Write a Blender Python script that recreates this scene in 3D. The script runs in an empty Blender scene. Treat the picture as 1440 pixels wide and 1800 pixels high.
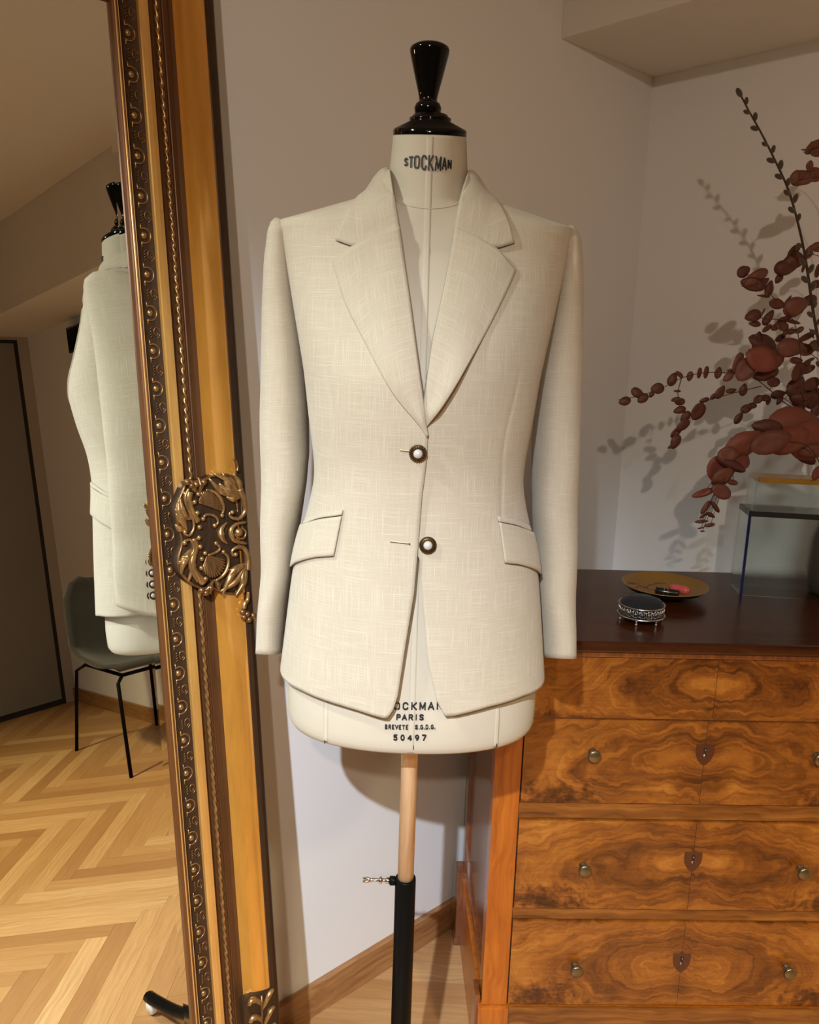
import bpy, bmesh, math, random
import numpy as np
from mathutils import Matrix, Vector

random.seed(7)
rng = np.random.default_rng(7)
scene = bpy.context.scene
COL = scene.collection
R = math.radians

# ------------------------------------------------------------------ camera, light, exposure
# Room frame: wall_left is the plane X = -1.305, wall_back the plane Y = 2.02.
# "View frame" numbers (x right, y away from the viewer) are turned into the room frame by W().
AZ = R(47.1345)
CA, SA = math.cos(AZ), math.sin(AZ)
def W(x, y, z=0.0):
    return Vector((CA * x - SA * y, SA * x + CA * y, z))

CAM_H, PITCH, ROLL, FPX = 1.5, R(11.926), R(1.751), 1465.0
cd = bpy.data.cameras.new('camera'); cam = bpy.data.objects.new('camera', cd); COL.objects.link(cam)
cd.sensor_fit = 'HORIZONTAL'; cd.sensor_width = 36.0; cd.lens = 36.0 * FPX / 1440.0; cd.clip_start = 0.02
fw = Vector((0, math.cos(PITCH), -math.sin(PITCH))); up = Vector((0, math.sin(PITCH), math.cos(PITCH))); rt = Vector((1, 0, 0))
r2 = rt * math.cos(ROLL) + up * math.sin(ROLL); u2 = up * math.cos(ROLL) - rt * math.sin(ROLL)
rz = Matrix.Rotation(AZ, 3, 'Z')
r2, u2, f2 = rz @ r2, rz @ u2, rz @ fw
cam.matrix_world = Matrix(((r2.x, u2.x, -f2.x, 0), (r2.y, u2.y, -f2.y, 0), (r2.z, u2.z, -f2.z, CAM_H), (0, 0, 0, 1)))
scene.camera = cam

world = bpy.data.worlds.new('night'); scene.world = world; world.use_nodes = True
world.node_tree.nodes['Background'].inputs[0].default_value = (0.02, 0.02, 0.025, 1)
world.node_tree.nodes['Background'].inputs[1].default_value = 0.2

def disk_light(name, loc, power, col, size, aim):
    l = bpy.data.lights.new(name, 'AREA'); l.shape = 'DISK'; l.size = size; l.energy = power; l.color = col
    o = bpy.data.objects.new(name, l); COL.objects.link(o); o.location = loc
    o.rotation_euler = (Vector(aim)).to_track_quat('-Z', 'Y').to_euler()
    return o
def spot_light(name, loc, power, col, size, aim, angle, blend=1.0):
    l = bpy.data.lights.new(name, 'SPOT'); l.spot_size = R(angle); l.spot_blend = blend; l.shadow_soft_size = size; l.energy = power; l.color = col
    o = bpy.data.objects.new(name, l); COL.objects.link(o); o.location = loc
    o.rotation_euler = (Vector(aim)).to_track_quat('-Z', 'Y').to_euler()
    return o
# small ceiling spots: two above and behind the viewer, plus two added fills, by the mirror and over the room
spot_light('ceiling_spot_near', W(-0.28, -0.78, 2.31), 335, (0.90, 1.0, 1.12), 0.014, W(-0.07, 1.0, -1.25), 74)
spot_light('ceiling_spot_far', W(-0.02, -1.20, 2.32), 68, (1.0, 0.82, 0.64), 0.022, W(0.10, 1.75, -1.75), 120, 0.8)
spot_light('fill_spot_side', W(-1.0, 0.45, 2.35), 52, (0.92, 1.0, 0.90), 0.05, W(1.0, 0.45, -1.25), 70)  # added fill, stands in for light thrown back by the mirror
spot_light('fill_spot_room', W(1.0, -0.6, 2.5), 235, (1.0, 0.82, 0.44), 0.08, W(0.1, 0.6, -2), 90)  # added warm fill that brightens the mirrored floor, no known lamp

vs = scene.view_settings
vs.view_transform = 'Standard'; vs.look = 'None'; vs.gamma = 1.0; vs.use_curve_mapping = False; vs.exposure = 0

# ------------------------------------------------------------------ node helpers and materials
class N:
    def __init__(self, name):
        self.m = bpy.data.materials.new(name); self.m.use_nodes = True
        self.t = self.m.node_tree; self.b = self.t.nodes['Principled BSDF']
    def n(self, typ, **kw):
        nd = self.t.nodes.new('ShaderNode' + typ)
        for k, v in kw.items():
            if k.startswith('i_'):
                key = k[2:]; key = int(key) if key.isdigit() else key
                self.put(nd.inputs[key], v)
            else:
                setattr(nd, k, v)
        return nd
    def put(self, sock, v):
        if isinstance(v, bpy.types.NodeSocket): self.t.links.new(v, sock)
        elif isinstance(v, bpy.types.Node): self.t.links.new(v.outputs[0], sock)
        else:
            if sock.type == 'RGBA' and len(v) == 3: v = (*v, 1)
            sock.default_value = v
    def set(self, **kw):
        for k, v in kw.items(): self.put(self.b.inputs[k.replace('_', ' ')], v)
        return self
    def math(self, op, a, b=0.0, c=0.0, clamp=False):
        nd = self.n('Math', operation=op, use_clamp=clamp)
        self.put(nd.inputs[0], a); self.put(nd.inputs[1], b); self.put(nd.inputs[2], c)
        return nd.outputs[0]
    def noise(self, vec, scale, detail=3.0, rough=0.55, dist=0.0):
        nd = self.n('TexNoise'); self.put(nd.inputs['Vector'], vec)
        nd.inputs['Scale'].default_value = scale; nd.inputs['Detail'].default_value = detail
        nd.inputs['Roughness'].default_value = rough; nd.inputs['Distortion'].default_value = dist
        return nd.outputs[0]
    def mapping(self, vec, scale, loc=(0, 0, 0)):
        nd = self.n('Mapping'); self.put(nd.inputs[0], vec)
        nd.inputs['Scale'].default_value = scale; nd.inputs['Location'].default_value = loc
        return nd.outputs[0]
    def ramp(self, fac, stops, interp='LINEAR'):
        nd = self.n('ValToRGB'); self.put(nd.inputs[0], fac); cr = nd.color_ramp; cr.interpolation = interp
        while len(cr.elements) > 1: cr.elements.remove(cr.elements[-1])
        for i, (p, c) in enumerate(stops):
            e = cr.elements[0] if i == 0 else cr.elements.new(p)
            e.position = p; e.color = (*c, 1) if len(c) == 3 else c
        return nd.outputs[0]
    def mix(self, fac, a, b, mode='MIX'):
        nd = self.n('Mix', data_type='RGBA', blend_type=mode)
        self.put(nd.inputs['Factor'], fac); self.put(nd.inputs[6], a); self.put(nd.inputs[7], b)
        return nd.outputs[2]
    def bump(self, h, strength=0.3, dist=0.001):
        nd = self.n('Bump'); nd.inputs['Strength'].default_value = strength; nd.inputs['Distance'].default_value = dist
        self.put(nd.inputs['Height'], h); self.put(self.b.inputs['Normal'], nd.outputs[0])
    def obj(self): return self.n('TexCoord').outputs['Object']
    def uv(self): return self.n('TexCoord').outputs['UV']

def plain(name, col, rough=0.5, metal=0.0, **kw):
    m = N(name); m.set(Base_Color=col, Roughness=rough, Metallic=metal, **kw); return m.m

def fabric():
    m = N('slub_linen'); uv = m.uv()
    a = m.noise(m.mapping(uv, (850, 20, 1)), 1.0, 2.0); b = m.noise(m.mapping(uv, (20, 850, 1)), 1.0, 2.0)
    la = m.ramp(a, [(0.50, (0, 0, 0)), (0.72, (1, 1, 1))]); lb = m.ramp(b, [(0.50, (0, 0, 0)), (0.72, (1, 1, 1))])
    s = m.math('MAXIMUM', la, lb)
    big = m.noise(uv, 14.0, 2.0)
    base = m.mix(big, (0.445, 0.379, 0.279), (0.485, 0.417, 0.311))
    c = m.mix(m.math('MULTIPLY', s, 0.55), base, (0.625, 0.56, 0.44))
    wv = m.math('ADD', m.noise(m.mapping(uv, (2600, 500, 1)), 1.0, 1.0), m.noise(m.mapping(uv, (500, 2600, 1)), 1.0, 1.0))
    h = m.math('ADD', m.math('MULTIPLY', s, 0.8), m.math('MULTIPLY', wv, 0.6))
    m.set(Base_Color=c, Roughness=0.85, Sheen_Weight=0.15, Sheen_Roughness=0.5)
    m.bump(h, 0.30, 0.0008)
    return m.m

def canvas():
    m = N('form_canvas'); o = m.obj()
    a = m.noise(m.mapping(o, (900, 900, 900)), 1.0, 1.0)
    c = m.mix(m.noise(o, 18.0, 3.0), (0.48, 0.42, 0.322), (0.52, 0.46, 0.358))
    m.set(Base_Color=c, Roughness=0.8); m.bump(a, 0.15, 0.0004); return m.m

def veneer(name, seed, eye=(0.0, 0.0), eyew=0.16, eyeh=0.055):
    """book-matched walnut veneer: the figure is mirrored about the middle joint of the drawer front"""
    m = N(name); o = m.obj(); sx = m.n('SeparateXYZ'); m.put(sx.inputs[0], o)
    ax = m.math('ABSOLUTE', sx.outputs[0]); z = sx.outputs[2]
    side = m.math('GREATER_THAN', sx.outputs[0], 0.0)
    cx = m.n('CombineXYZ'); m.put(cx.inputs[0], ax); m.put(cx.inputs[1], m.math('MULTIPLY_ADD', side, 0.012, seed)); m.put(cx.inputs[2], m.math('MULTIPLY_ADD', side, 0.003, z))
    v = cx.outputs[0]
    w1 = m.math('SUBTRACT', m.noise(v, 8.0, 4.0, 0.55), 0.5); w2 = m.math('SUBTRACT', m.noise(m.mapping(v, (1, 1, 1), (3, 1, 2)), 9.0, 4.0, 0.55), 0.5)
    dx = m.math('DIVIDE', m.math('MULTIPLY_ADD', w1, 0.20, ax), eyew)
    zz = m.math('SUBTRACT', m.math('MULTIPLY_ADD', w2, 0.11, z), eye[1])
    dz = m.math('DIVIDE', m.math('MULTIPLY_ADD', ax, 0.10, zz), eyeh)
    r = m.math('SQRT', m.math('ADD', m.math('POWER', dx, 2.0), m.math('POWER', dz, 2.0)))
    flow = m.n('CombineXYZ'); m.put(flow.inputs[0], m.math('MULTIPLY', ax, 3.0)); m.put(flow.inputs[1], m.math('MULTIPLY', r, 4.0)); flow.inputs[2].default_value = seed * 3
    streak = m.noise(flow.outputs[0], 1.6, 5.0, 0.62)
    fine = m.noise(m.mapping(flow.outputs[0], (6, 5, 1)), 1.6, 4.0, 0.6)
    grain = m.noise(m.mapping(v, (16, 1, 190)), 1.0, 3.0, 0.6)
    cloud = m.noise(v, 11.0, 4.0, 0.6)
    e1 = m.math('POWER', m.math('DIVIDE', m.math('SUBTRACT', r, 0.78), 0.34), 2.0); ring = m.math('POWER', 2.718, m.math('MULTIPLY', e1, -1.0))
    core = m.math('POWER', 2.718, m.math('MULTIPLY', m.math('POWER', m.math('DIVIDE', r, 0.38), 2.0), -1.0))
    f = m.math('MULTIPLY_ADD', m.math('SUBTRACT', streak, 0.5), 0.80, 0.530)
    f = m.math('MULTIPLY_ADD', m.math('SUBTRACT', fine, 0.5), 0.30, f); f = m.math('MULTIPLY_ADD', m.math('SUBTRACT', grain, 0.5), 0.22, f); f = m.math('MULTIPLY_ADD', m.math('SUBTRACT', cloud, 0.5), 0.55, f)
    f = m.math('MULTIPLY_ADD', ring, -0.15, f); f = m.math('MULTIPLY_ADD', core, 0.10, f)
    f = m.math('MULTIPLY_ADD', m.math('SMOOTH_MIN', m.math('MULTIPLY', ax, 0.5), 0.10, 0.05), 0.9, f)
    # burl knot in the lower outer corner
    bx = m.math('SUBTRACT', ax, 0.275); bz = m.math('ADD', z, 0.080)
    bd = m.math('SQRT', m.math('ADD', m.math('POWER', m.math('MULTIPLY', bx, 11.0), 2.0), m.math('POWER', m.math('MULTIPLY', bz, 24.0), 2.0)))
    kn = m.math('SUBTRACT', 1.0, m.math('MULTIPLY_ADD', m.math('SUBTRACT', m.noise(v, 55.0, 4.0, 0.6), 0.5), 2.6, bd), clamp=True)
    f = m.math('MULTIPLY_ADD', kn, -0.42, f)
    c = m.ramp(f, [(0.10, (0.020, 0.0050, 0.0012)), (0.32, (0.085, 0.021, 0.0035)), (0.48, (0.185, 0.053, 0.0072)), (0.64, (0.310, 0.100, 0.0130)), (0.86, (0.46, 0.185, 0.030))])
    m.set(Base_Color=c, Roughness=0.28, Coat_Weight=0.30, Coat_Roughness=0.12)
    m.bump(grain, 0.05, 0.0005); return m.m

def wood(name, dark, mid, light, axis=0, rough=0.35, coat=0.3, sc=1.0):
    m = N(name); o = m.obj(); s = [90 * sc, 90 * sc, 90 * sc]; s[axis] = 4 * sc
    wob = m.noise(o, 5.0, 2.0)
    v = m.n('VectorMath', operation='ADD'); m.put(v.inputs[0], o)
    sc_ = m.n('VectorMath', operation='SCALE'); m.put(sc_.inputs[0], wob); sc_.inputs[3].default_value = 0.05
    m.put(v.inputs[1], sc_.outputs[0])
    g = m.noise(m.mapping(v.outputs[0], tuple(s)), 1.0, 4.0, 0.6)
    c = m.ramp(g, [(0.28, dark), (0.5, mid), (0.72, light)])
    m.set(Base_Color=c, Roughness=rough, Coat_Weight=coat, Coat_Roughness=0.12); m.bump(g, 0.06, 0.0005); return m.m

def parquet():
    m = N('oak_parquet'); uv = m.uv()
    at = m.n('Attribute', attribute_name='tone'); oi = m.n('ObjectInfo')
    tone = m.math('FRACT', m.math('ADD', at.outputs['Fac'], oi.outputs['Random']))
    off = m.n('CombineXYZ'); m.put(off.inputs[0], m.math('MULTIPLY', tone, 37.0)); m.put(off.inputs[1], m.math('MULTIPLY', tone, 91.0))
    v = m.n('VectorMath', operation='ADD'); m.put(v.inputs[0], uv); m.put(v.inputs[1], off.outputs[0])
    warp = m.noise(v.outputs[0], 9.0, 2.0)
    v2 = m.n('VectorMath', operation='ADD'); m.put(v2.inputs[0], v.outputs[0])
    wsc = m.n('CombineXYZ'); m.put(wsc.inputs[1], m.math('MULTIPLY', warp, 0.03)); m.put(v2.inputs[1], wsc.outputs[0])
    g = m.noise(m.mapping(v2.outputs[0], (5, 110, 1)), 1.0, 4.0, 0.6)
    base = m.ramp(tone, [(0.0, (0.42, 0.215, 0.082)), (0.35, (0.55, 0.305, 0.125)), (0.7, (0.64, 0.385, 0.170)), (1.0, (0.76, 0.50, 0.245))])
    c = m.mix(m.ramp(g, [(0.3, (0.5,) * 3), (0.75, (0, 0, 0))]), base, (0.27, 0.135, 0.05))
    m.set(Base_Color=c, Roughness=0.42, Coat_Weight=0.12, Coat_Roughness=0.25); m.bump(g, 0.05, 0.0005); return m.m

def gilt(name, col, dark, rough=0.34, metal=0.75, amt=0.5, sc=9.0, coat=0.0):
    m = N(name); o = m.obj()
    a = m.noise(m.mapping(o, (sc * 6, sc * 6, sc)), 1.0, 5.0, 0.65); b = m.noise(o, 140.0, 3.0)
    f = m.math('MULTIPLY', m.ramp(a, [(0.42, (0, 0, 0)), (0.75, (1, 1, 1))]), amt)
    c = m.mix(f, col, dark)
    m.set(Base_Color=c, Roughness=m.math('MULTIPLY_ADD', b, 0.08, rough - 0.04), Metallic=metal, Coat_Weight=coat, Coat_Roughness=0.13, Coat_IOR=1.8); m.bump(b, 0.012, 0.0006); return m.m

def wallpaint(name, col, rough=0.85):
    m = N(name); o = m.obj(); a = m.noise(o, 260.0, 3.0)
    c = m.mix(m.noise(o, 1.7, 2.0), tuple(x * 0.97 for x in col), col)
    m.set(Base_Color=c, Roughness=rough); m.bump(a, 0.05, 0.0008); return m.m

MAT = dict(
    linen=fabric(), canvas=canvas(),
    tape=plain('form_tape', (0.52, 0.462, 0.36), 0.8),
    ink=plain('black_ink', (0.008, 0.007, 0.007), 0.6),
    black=plain('black_lacquer', (0.002, 0.002, 0.002), 0.08, Specular_IOR_Level=0.3),
    satin=plain('black_metal', (0.004, 0.004, 0.004), 0.35, 0.0, Specular_IOR_Level=0.05),
    chrome=plain('chrome', (0.75, 0.74, 0.72), 0.12, 1.0),
    beech=wood('beech_pole', (0.60, 0.36, 0.19), (0.76, 0.50, 0.28), (0.88, 0.66, 0.42), 2, 0.55, 0.0),
    pearl=plain('pearl', (0.50, 0.475, 0.44), 0.16, Coat_Weight=0.6, Coat_Roughness=0.08),
    bronze=plain('antique_bronze', (0.10, 0.055, 0.022), 0.38, 0.85),
    thread=plain('buttonhole_thread', (0.62, 0.52, 0.34), 0.8),
    slit=plain('buttonhole_slit', (0.10, 0.07, 0.04), 0.9),
    gold=gilt('gilt_gold', (0.80, 0.375, 0.060), (0.46, 0.18, 0.028), 0.24, 0.52, 0.40, 9.0, 1.0),
    goldbar=gilt('gilt_fillet', (0.74, 0.41, 0.11), (0.42, 0.19, 0.04), 0.32, 0.5, 0.4, 9.0, 0.8),
    reed=gilt('gilt_reed', (0.15, 0.055, 0.014), (0.06, 0.022, 0.008), 0.38, 0.3, 0.5),
    umber=gilt('umber_step', (0.120, 0.048, 0.014), (0.05, 0.018, 0.008), 0.42, 0.35, 0.5),
    dark=gilt('dark_bronze', (0.075, 0.042, 0.022), (0.03, 0.017, 0.009), 0.42, 0.6, 0.5, 30),
    carve=gilt('carved_bronze', (0.26, 0.135, 0.050), (0.06, 0.030, 0.014), 0.36, 0.7, 0.8, 40),
    rub=gilt('rubbed_gilt', (0.48, 0.28, 0.11), (0.10, 0.05, 0.02), 0.32, 0.75, 0.75, 40),
    mirror=plain('silvered_glass', (0.90, 0.925, 0.885), 0.0, 1.0),
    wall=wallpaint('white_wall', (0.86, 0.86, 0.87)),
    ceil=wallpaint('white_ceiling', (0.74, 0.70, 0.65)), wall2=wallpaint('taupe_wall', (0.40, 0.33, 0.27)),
    door=wallpaint('grey_door', (0.21, 0.185, 0.16), 0.6),
    gap=plain('shadow_gap', (0.02, 0.018, 0.015), 0.9),
    oak=wood('oak_skirting', (0.24, 0.105, 0.035), (0.36, 0.175, 0.065), (0.46, 0.25, 0.105), 0, 0.45, 0.1),
    parquet=parquet(),
    subfloor=plain('subfloor', (0.10, 0.055, 0.025), 0.8),
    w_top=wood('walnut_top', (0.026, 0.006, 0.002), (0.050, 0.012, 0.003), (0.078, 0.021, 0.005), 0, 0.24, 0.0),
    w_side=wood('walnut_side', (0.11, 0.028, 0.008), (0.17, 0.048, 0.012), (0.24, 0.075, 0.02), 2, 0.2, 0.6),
    w_post=wood('cherry_post', (0.27, 0.060, 0.004), (0.39, 0.098, 0.007), (0.48, 0.140, 0.012), 2, 0.32, 0.3),
    w_rail=wood('walnut_rail', (0.075, 0.020, 0.003), (0.20, 0.062, 0.009), (0.35, 0.135, 0.024), 0, 0.3, 0.35, 0.8),
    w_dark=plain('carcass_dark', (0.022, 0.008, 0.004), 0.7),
    shield=plain('ebony_inlay', (0.075, 0.018, 0.008), 0.35, Coat_Weight=0.3),
    brass=plain('aged_brass', (0.24, 0.19, 0.11), 0.33, 0.9),
    steel=plain('key_steel', (0.55, 0.52, 0.48), 0.25, 1.0),
    silver=plain('pierced_silver', (0.72, 0.70, 0.66), 0.22, 1.0),
    velvet=plain('black_velvet', (0.006, 0.006, 0.008), 0.95, Sheen_Weight=0.05),
    lacq=plain('plate_underside', (0.008, 0.009, 0.010), 0.2),
    coral=plain('coral_enamel', (0.62, 0.085, 0.075), 0.22, Coat_Weight=0.6),
    ink2=plain('branch_paint', (0.10, 0.045, 0.02), 0.5),
    rose=plain('blossom_paint', (0.30, 0.13, 0.07), 0.5),
    amber=plain('amber_rim', (0.62, 0.34, 0.05), 0.2, Transmission_Weight=0.3),
    navy=plain('navy_edge', (0.012, 0.018, 0.10), 0.2, Coat_Weight=0.5),
    smoke=plain('smoke_edge', (0.03, 0.032, 0.034), 0.15, Coat_Weight=0.5),
    glass=plain('tinted_glass', (0.80, 0.88, 0.87), 0.02, Transmission_Weight=1.0, IOR=1.15, Alpha=0.55),
    twig=plain('willow_bark', (0.045, 0.020, 0.010), 0.7),
    catkin=plain('catkin_fur', (0.070, 0.050, 0.034), 0.95, Sheen_Weight=0.4),
    stem=plain('eucalyptus_stem', (0.075, 0.022, 0.014), 0.7),
    leafa=plain('leaf_dark', (0.100, 0.028, 0.018), 0.55),
    leafb=plain('leaf_red', (0.205, 0.052, 0.034), 0.55),
    leafc=plain('leaf_rust', (0.165, 0.055, 0.036), 0.55),
    vasec=plain('vase_glaze', (0.10, 0.085, 0.07), 0.3),
    felt=plain('grey_felt', (0.035, 0.033, 0.032), 0.9, Sheen_Weight=0.2),
    white=plain('white_plastic', (0.75, 0.74, 0.70), 0.4),
    stripeg=plain('gold_stripe', (0.42, 0.26, 0.07), 0.5),
)

# ------------------------------------------------------------------ mesh helpers
def link(o, parent=None):
    COL.objects.link(o)
    if parent is not None: o.parent = parent
    return o
def make(name, verts, faces, mat, parent=None, smooth=True, uvs=None, loc=None, rot=None):
    me = bpy.data.meshes.new(name); me.from_pydata([tuple(map(float, v)) for v in verts], [], faces); me.update()
    if smooth: me.polygons.foreach_set('use_smooth', [True] * len(me.polygons))
    if uvs is not None:
        ul = me.uv_layers.new(name='UVMap'); li = np.zeros(len(me.loops), dtype=np.int32); me.loops.foreach_get('vertex_index', li)
        ul.data.foreach_set('uv', np.asarray(uvs, dtype=np.float32)[li].ravel())
    if mat is not None: me.materials.append(MAT[mat])
    o = bpy.data.objects.new(name, me); link(o, parent)
    if loc is not None: o.location = loc
    if rot is not None: o.rotation_euler = rot
    return o
def empty(name, loc, rotz=0.0, label=None, cat=None, group=None):
    o = bpy.data.objects.new(name, None); COL.objects.link(o); o.location = loc; o.rotation_euler = (0, 0, rotz)
    o.empty_display_size = 0.05
    tag(o, label, cat, group); return o
def tag(o, label=None, cat=None, group=None, kind=None):
    if label: o['label'] = label
    if cat: o['category'] = cat
    if group: o['group'] = group
    if kind: o['kind'] = kind
    return o
def frombm(name, bm, mat, parent=None, smooth=False, loc=None, rot=None):
    me = bpy.data.meshes.new(name); bm.normal_update(); bm.to_mesh(me); bm.free()
    if smooth: me.polygons.foreach_set('use_smooth', [True] * len(me.polygons))
    if mat is not None: me.materials.append(MAT[mat])
    o = bpy.data.objects.new(name, me); link(o, parent)
    if loc is not None: o.location = loc
    if rot is not None: o.rotation_euler = rot
    return o
def bmbox(x0, x1, y0, y1, z0, z1, bev=0.0, seg=2):
    bm = bmesh.new()
    vs_ = [bm.verts.new((x, y, z)) for z in (z0, z1) for y in (y0, y1) for x in (x0, x1)]
    for f in ((0, 2, 3, 1), (4, 5, 7, 6), (0, 1, 5, 4), (2, 6, 7, 3), (0, 4, 6, 2), (1, 3, 7, 5)): bm.faces.new([vs_[i] for i in f])
    if bev: bmesh.ops.bevel(bm, geom=list(bm.edges), offset=bev, segments=seg, affect='EDGES', profile=0.6)
    return bm
def box(name, x0, x1, y0, y1, z0, z1, mat, parent=None, bev=0.0015, centre=True):
    """a box whose origin is its own centre, so object coordinates run with the piece"""
    cx, cy, cz = ((x0 + x1) / 2, (y0 + y1) / 2, (z0 + z1) / 2) if centre else (0, 0, 0)
    return frombm(name, bmbox(x0 - cx, x1 - cx, y0 - cy, y1 - cy, z0 - cz, z1 - cz, bev), mat, parent, False, (cx, cy, cz))
def grid(name, P, mat, parent=None, closed=False, uv=None, thick=0.0, offset=-1.0, flip=False):
    """P: rows x cols x 3 array"""
    P = np.asarray(P, float); nr, nc = P.shape[:2]; F = []
    for i in range(nr - 1):
        for j in range(nc if closed else nc - 1):
            k = (j + 1) % nc; q = (i * nc + j, i * nc + k, (i + 1) * nc + k, (i + 1) * nc + j)
            F.append(q[::-1] if flip else q)
    o = make(name, P.reshape(-1, 3), F, mat, parent, True, None if uv is None else np.asarray(uv).reshape(-1, 2))
    if thick:
        md = o.modifiers.new('thickness', 'SOLIDIFY'); md.thickness = thick; md.offset = offset; md.use_rim = True
    return o
def patch_uv(P):
    P = np.asarray(P, float); du = np.linalg.norm(np.diff(P, axis=1), axis=2); dv = np.linalg.norm(np.diff(P, axis=0), axis=2)
    u = np.concatenate([np.zeros((P.shape[0], 1)), np.cumsum(du, 1)], 1); v = np.concatenate([np.zeros((1, P.shape[1])), np.cumsum(dv, 0)], 0)
    return np.stack([u, v], 2)
def lathe_data(prof, n=32, caps=True):
    V, F = [], []; m = len(prof)
    for r, z in prof:
        for k in range(n):
            a = 2 * math.pi * k / n; V.append((r * math.cos(a), r * math.sin(a), z))
    for i in range(m - 1):
        for k in range(n):
            q = (k + 1) % n; F.append((i * n + k, i * n + q, (i + 1) * n + q, (i + 1) * n + k))
    if caps and prof[0][0] > 1e-6: F.append(tuple(range(n))[::-1])
    if caps and prof[-1][0] > 1e-6: F.append(tuple((m - 1) * n + k for k in range(n)))
    return V, F
def lathe(name, prof, mat, parent=None, n=32, loc=None, rot=None, smooth=True, caps=True):
    V, F = lathe_data(prof, n, caps); return make(name, V, F, mat, parent, smooth, None, loc, rot)
def tube_data(pts, rad, n=8, flat=None):
    pts = np.asarray(pts, float); m = len(pts); rad = np.broadcast_to(np.asarray(rad, float), (m,))
    T = np.gradient(pts, axis=0); T /= np.linalg.norm(T, axis=1)[:, None] + 1e-12
    ref = np.array([0, 0, 1.0]) if abs(T[0][2]) < 0.9 else np.array([1.0, 0, 0])
    nrm = np.cross(T[0], ref); nrm /= np.linalg.norm(nrm); V, F = [], []
    for i in range(m):
        nrm = nrm - T[i] * nrm.dot(T[i]); nrm /= np.linalg.norm(nrm) + 1e-12; b = np.cross(T[i], nrm)
        for k in range(n):
            a = 2 * math.pi * k / n; V.append(pts[i] + rad[i] * (math.cos(a) * nrm + math.sin(a) * b))
    for i in range(m - 1):
        for k in range(n):
            q = (k + 1) % n; F.append((i * n + k, i * n + q, (i + 1) * n + q, (i + 1) * n + k))
    F.append(tuple(range(n))[::-1]); F.append(tuple((m - 1) * n + k for k in range(n)))
    return [tuple(v) for v in V], F
def tube(name, pts, rad, mat, parent=None, n=8, smooth=True, loc=None):
    V, F = tube_data(pts, rad, n); return make(name, V, F, mat, parent, smooth, None, loc)
def join(parts):
    V, F = [], []
    for v, f in parts:
        b = len(V); V += list(v); F += [tuple(i + b for i in q) for q in f]
    return V, F
def ball_data(c, r, n=10, m=6, s=(1, 1, 1)):
    prof = [(max(r * math.sin(math.pi * i / m), 1e-7 if i in (0, m) else 0), -r * math.cos(math.pi * i / m)) for i in range(m + 1)]
    V, F = lathe_data(prof, n); F = F
    return [(c[0] + x * s[0], c[1] + y * s[1], c[2] + z * s[2]) for x, y, z in V], F
def cr(pts, n):
    """smooth curve through the points (Catmull-Rom), n samples even in arc length"""
    P = np.asarray(pts, float); Q = np.concatenate([[2 * P[0] - P[1]], P, [2 * P[-1] - P[-2]]]); out = []
    for i in range(len(P) - 1):
        p0, p1, p2, p3 = Q[i:i + 4]
        for t in np.linspace(0, 1, 24, endpoint=False):
            out.append(0.5 * (2 * p1 + (p2 - p0) * t + (2 * p0 - 5 * p1 + 4 * p2 - p3) * t * t + (3 * p1 - p0 - 3 * p2 + p3) * t ** 3))
    out.append(P[-1]); out = np.array(out)
    s = np.concatenate([[0], np.cumsum(np.linalg.norm(np.diff(out, axis=0), axis=1))]); q = np.linspace(0, s[-1], n)
    return np.stack([np.interp(q, s, out[:, k]) for k in range(out.shape[1])], 1)
def lin(pts, n):
    P = np.asarray(pts, float); s = np.concatenate([[0], np.cumsum(np.linalg.norm(np.diff(P, axis=0), axis=1))]); q = np.linspace(0, s[-1], n)
    return np.stack([np.interp(q, s, P[:, k]) for k in range(P.shape[1])], 1)
def prism_data(poly, z0, z1):
    n = len(poly); V = [(x, y, z0) for x, y in poly] + [(x, y, z1) for x, y in poly]
    return V, [tuple(range(n))[::-1], tuple(range(n, 2 * n))] + [(i, (i + 1) % n, n + (i + 1) % n, n + i) for i in range(n)]

# ------------------------------------------------------------------ the room
XL, YB, XR, YF, ZC = -1.305, 2.02, 2.62, -2.3, 2.58
def struct(name, o): tag(o, kind='structure'); return o
T = 0.12
struct('w', box('wall_left', XL - T, XL, YF - T, YB + T, -0.03, ZC + T, 'wall', None, 0))
struct('w', box('wall_back', XL, XR + T, YB, YB + T, -0.03, ZC + T, 'wall', None, 0))
struct('w', box('wall_right', XR, XR + T, YF - T, YB, -0.03, ZC + T, 'wall2', None, 0))
struct('w', box('wall_front', XL, XR, YF - T, YF, -0.03, ZC + T, 'wall2', None, 0))
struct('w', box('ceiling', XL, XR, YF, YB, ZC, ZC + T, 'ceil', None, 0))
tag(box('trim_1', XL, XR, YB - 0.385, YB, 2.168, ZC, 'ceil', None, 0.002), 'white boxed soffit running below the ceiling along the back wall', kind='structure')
def skirting(name, x0, x1, y0, y1):
    o = box(name, x0, x1, y0, y1, 0.0, 0.079, 'oak', None, 0.002); tag(o, kind='structure'); return o
sb = box('baseboard_left', -2.15, 2.16, -0.0075, 0.0075, -0.0395, 0.0395, 'oak', None, 0.002, False)
sb.location = (XL + 0.0075, -0.14, 0.0395); sb.rotation_euler = (0, 0, R(90)); tag(sb, kind='structure')
skirting('baseboard_back', XL + 0.016, XR, YB - 0.015, YB)
# flush grey door in the right wall with a dark shadow gap round it
door = box('door_1', XR - 0.012, XR, 0.55, 1.93, 0.035, 2.13, 'door', None, 0.002); tag(door, kind='structure')
dg = box('door_gap', XR - 0.004, XR + 0.001, 0.53, 1.955, 0.0, 2.15, 'gap', None, 0); dg.parent = door; dg.matrix_parent_inverse = Matrix.Translation(-door.location)

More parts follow.
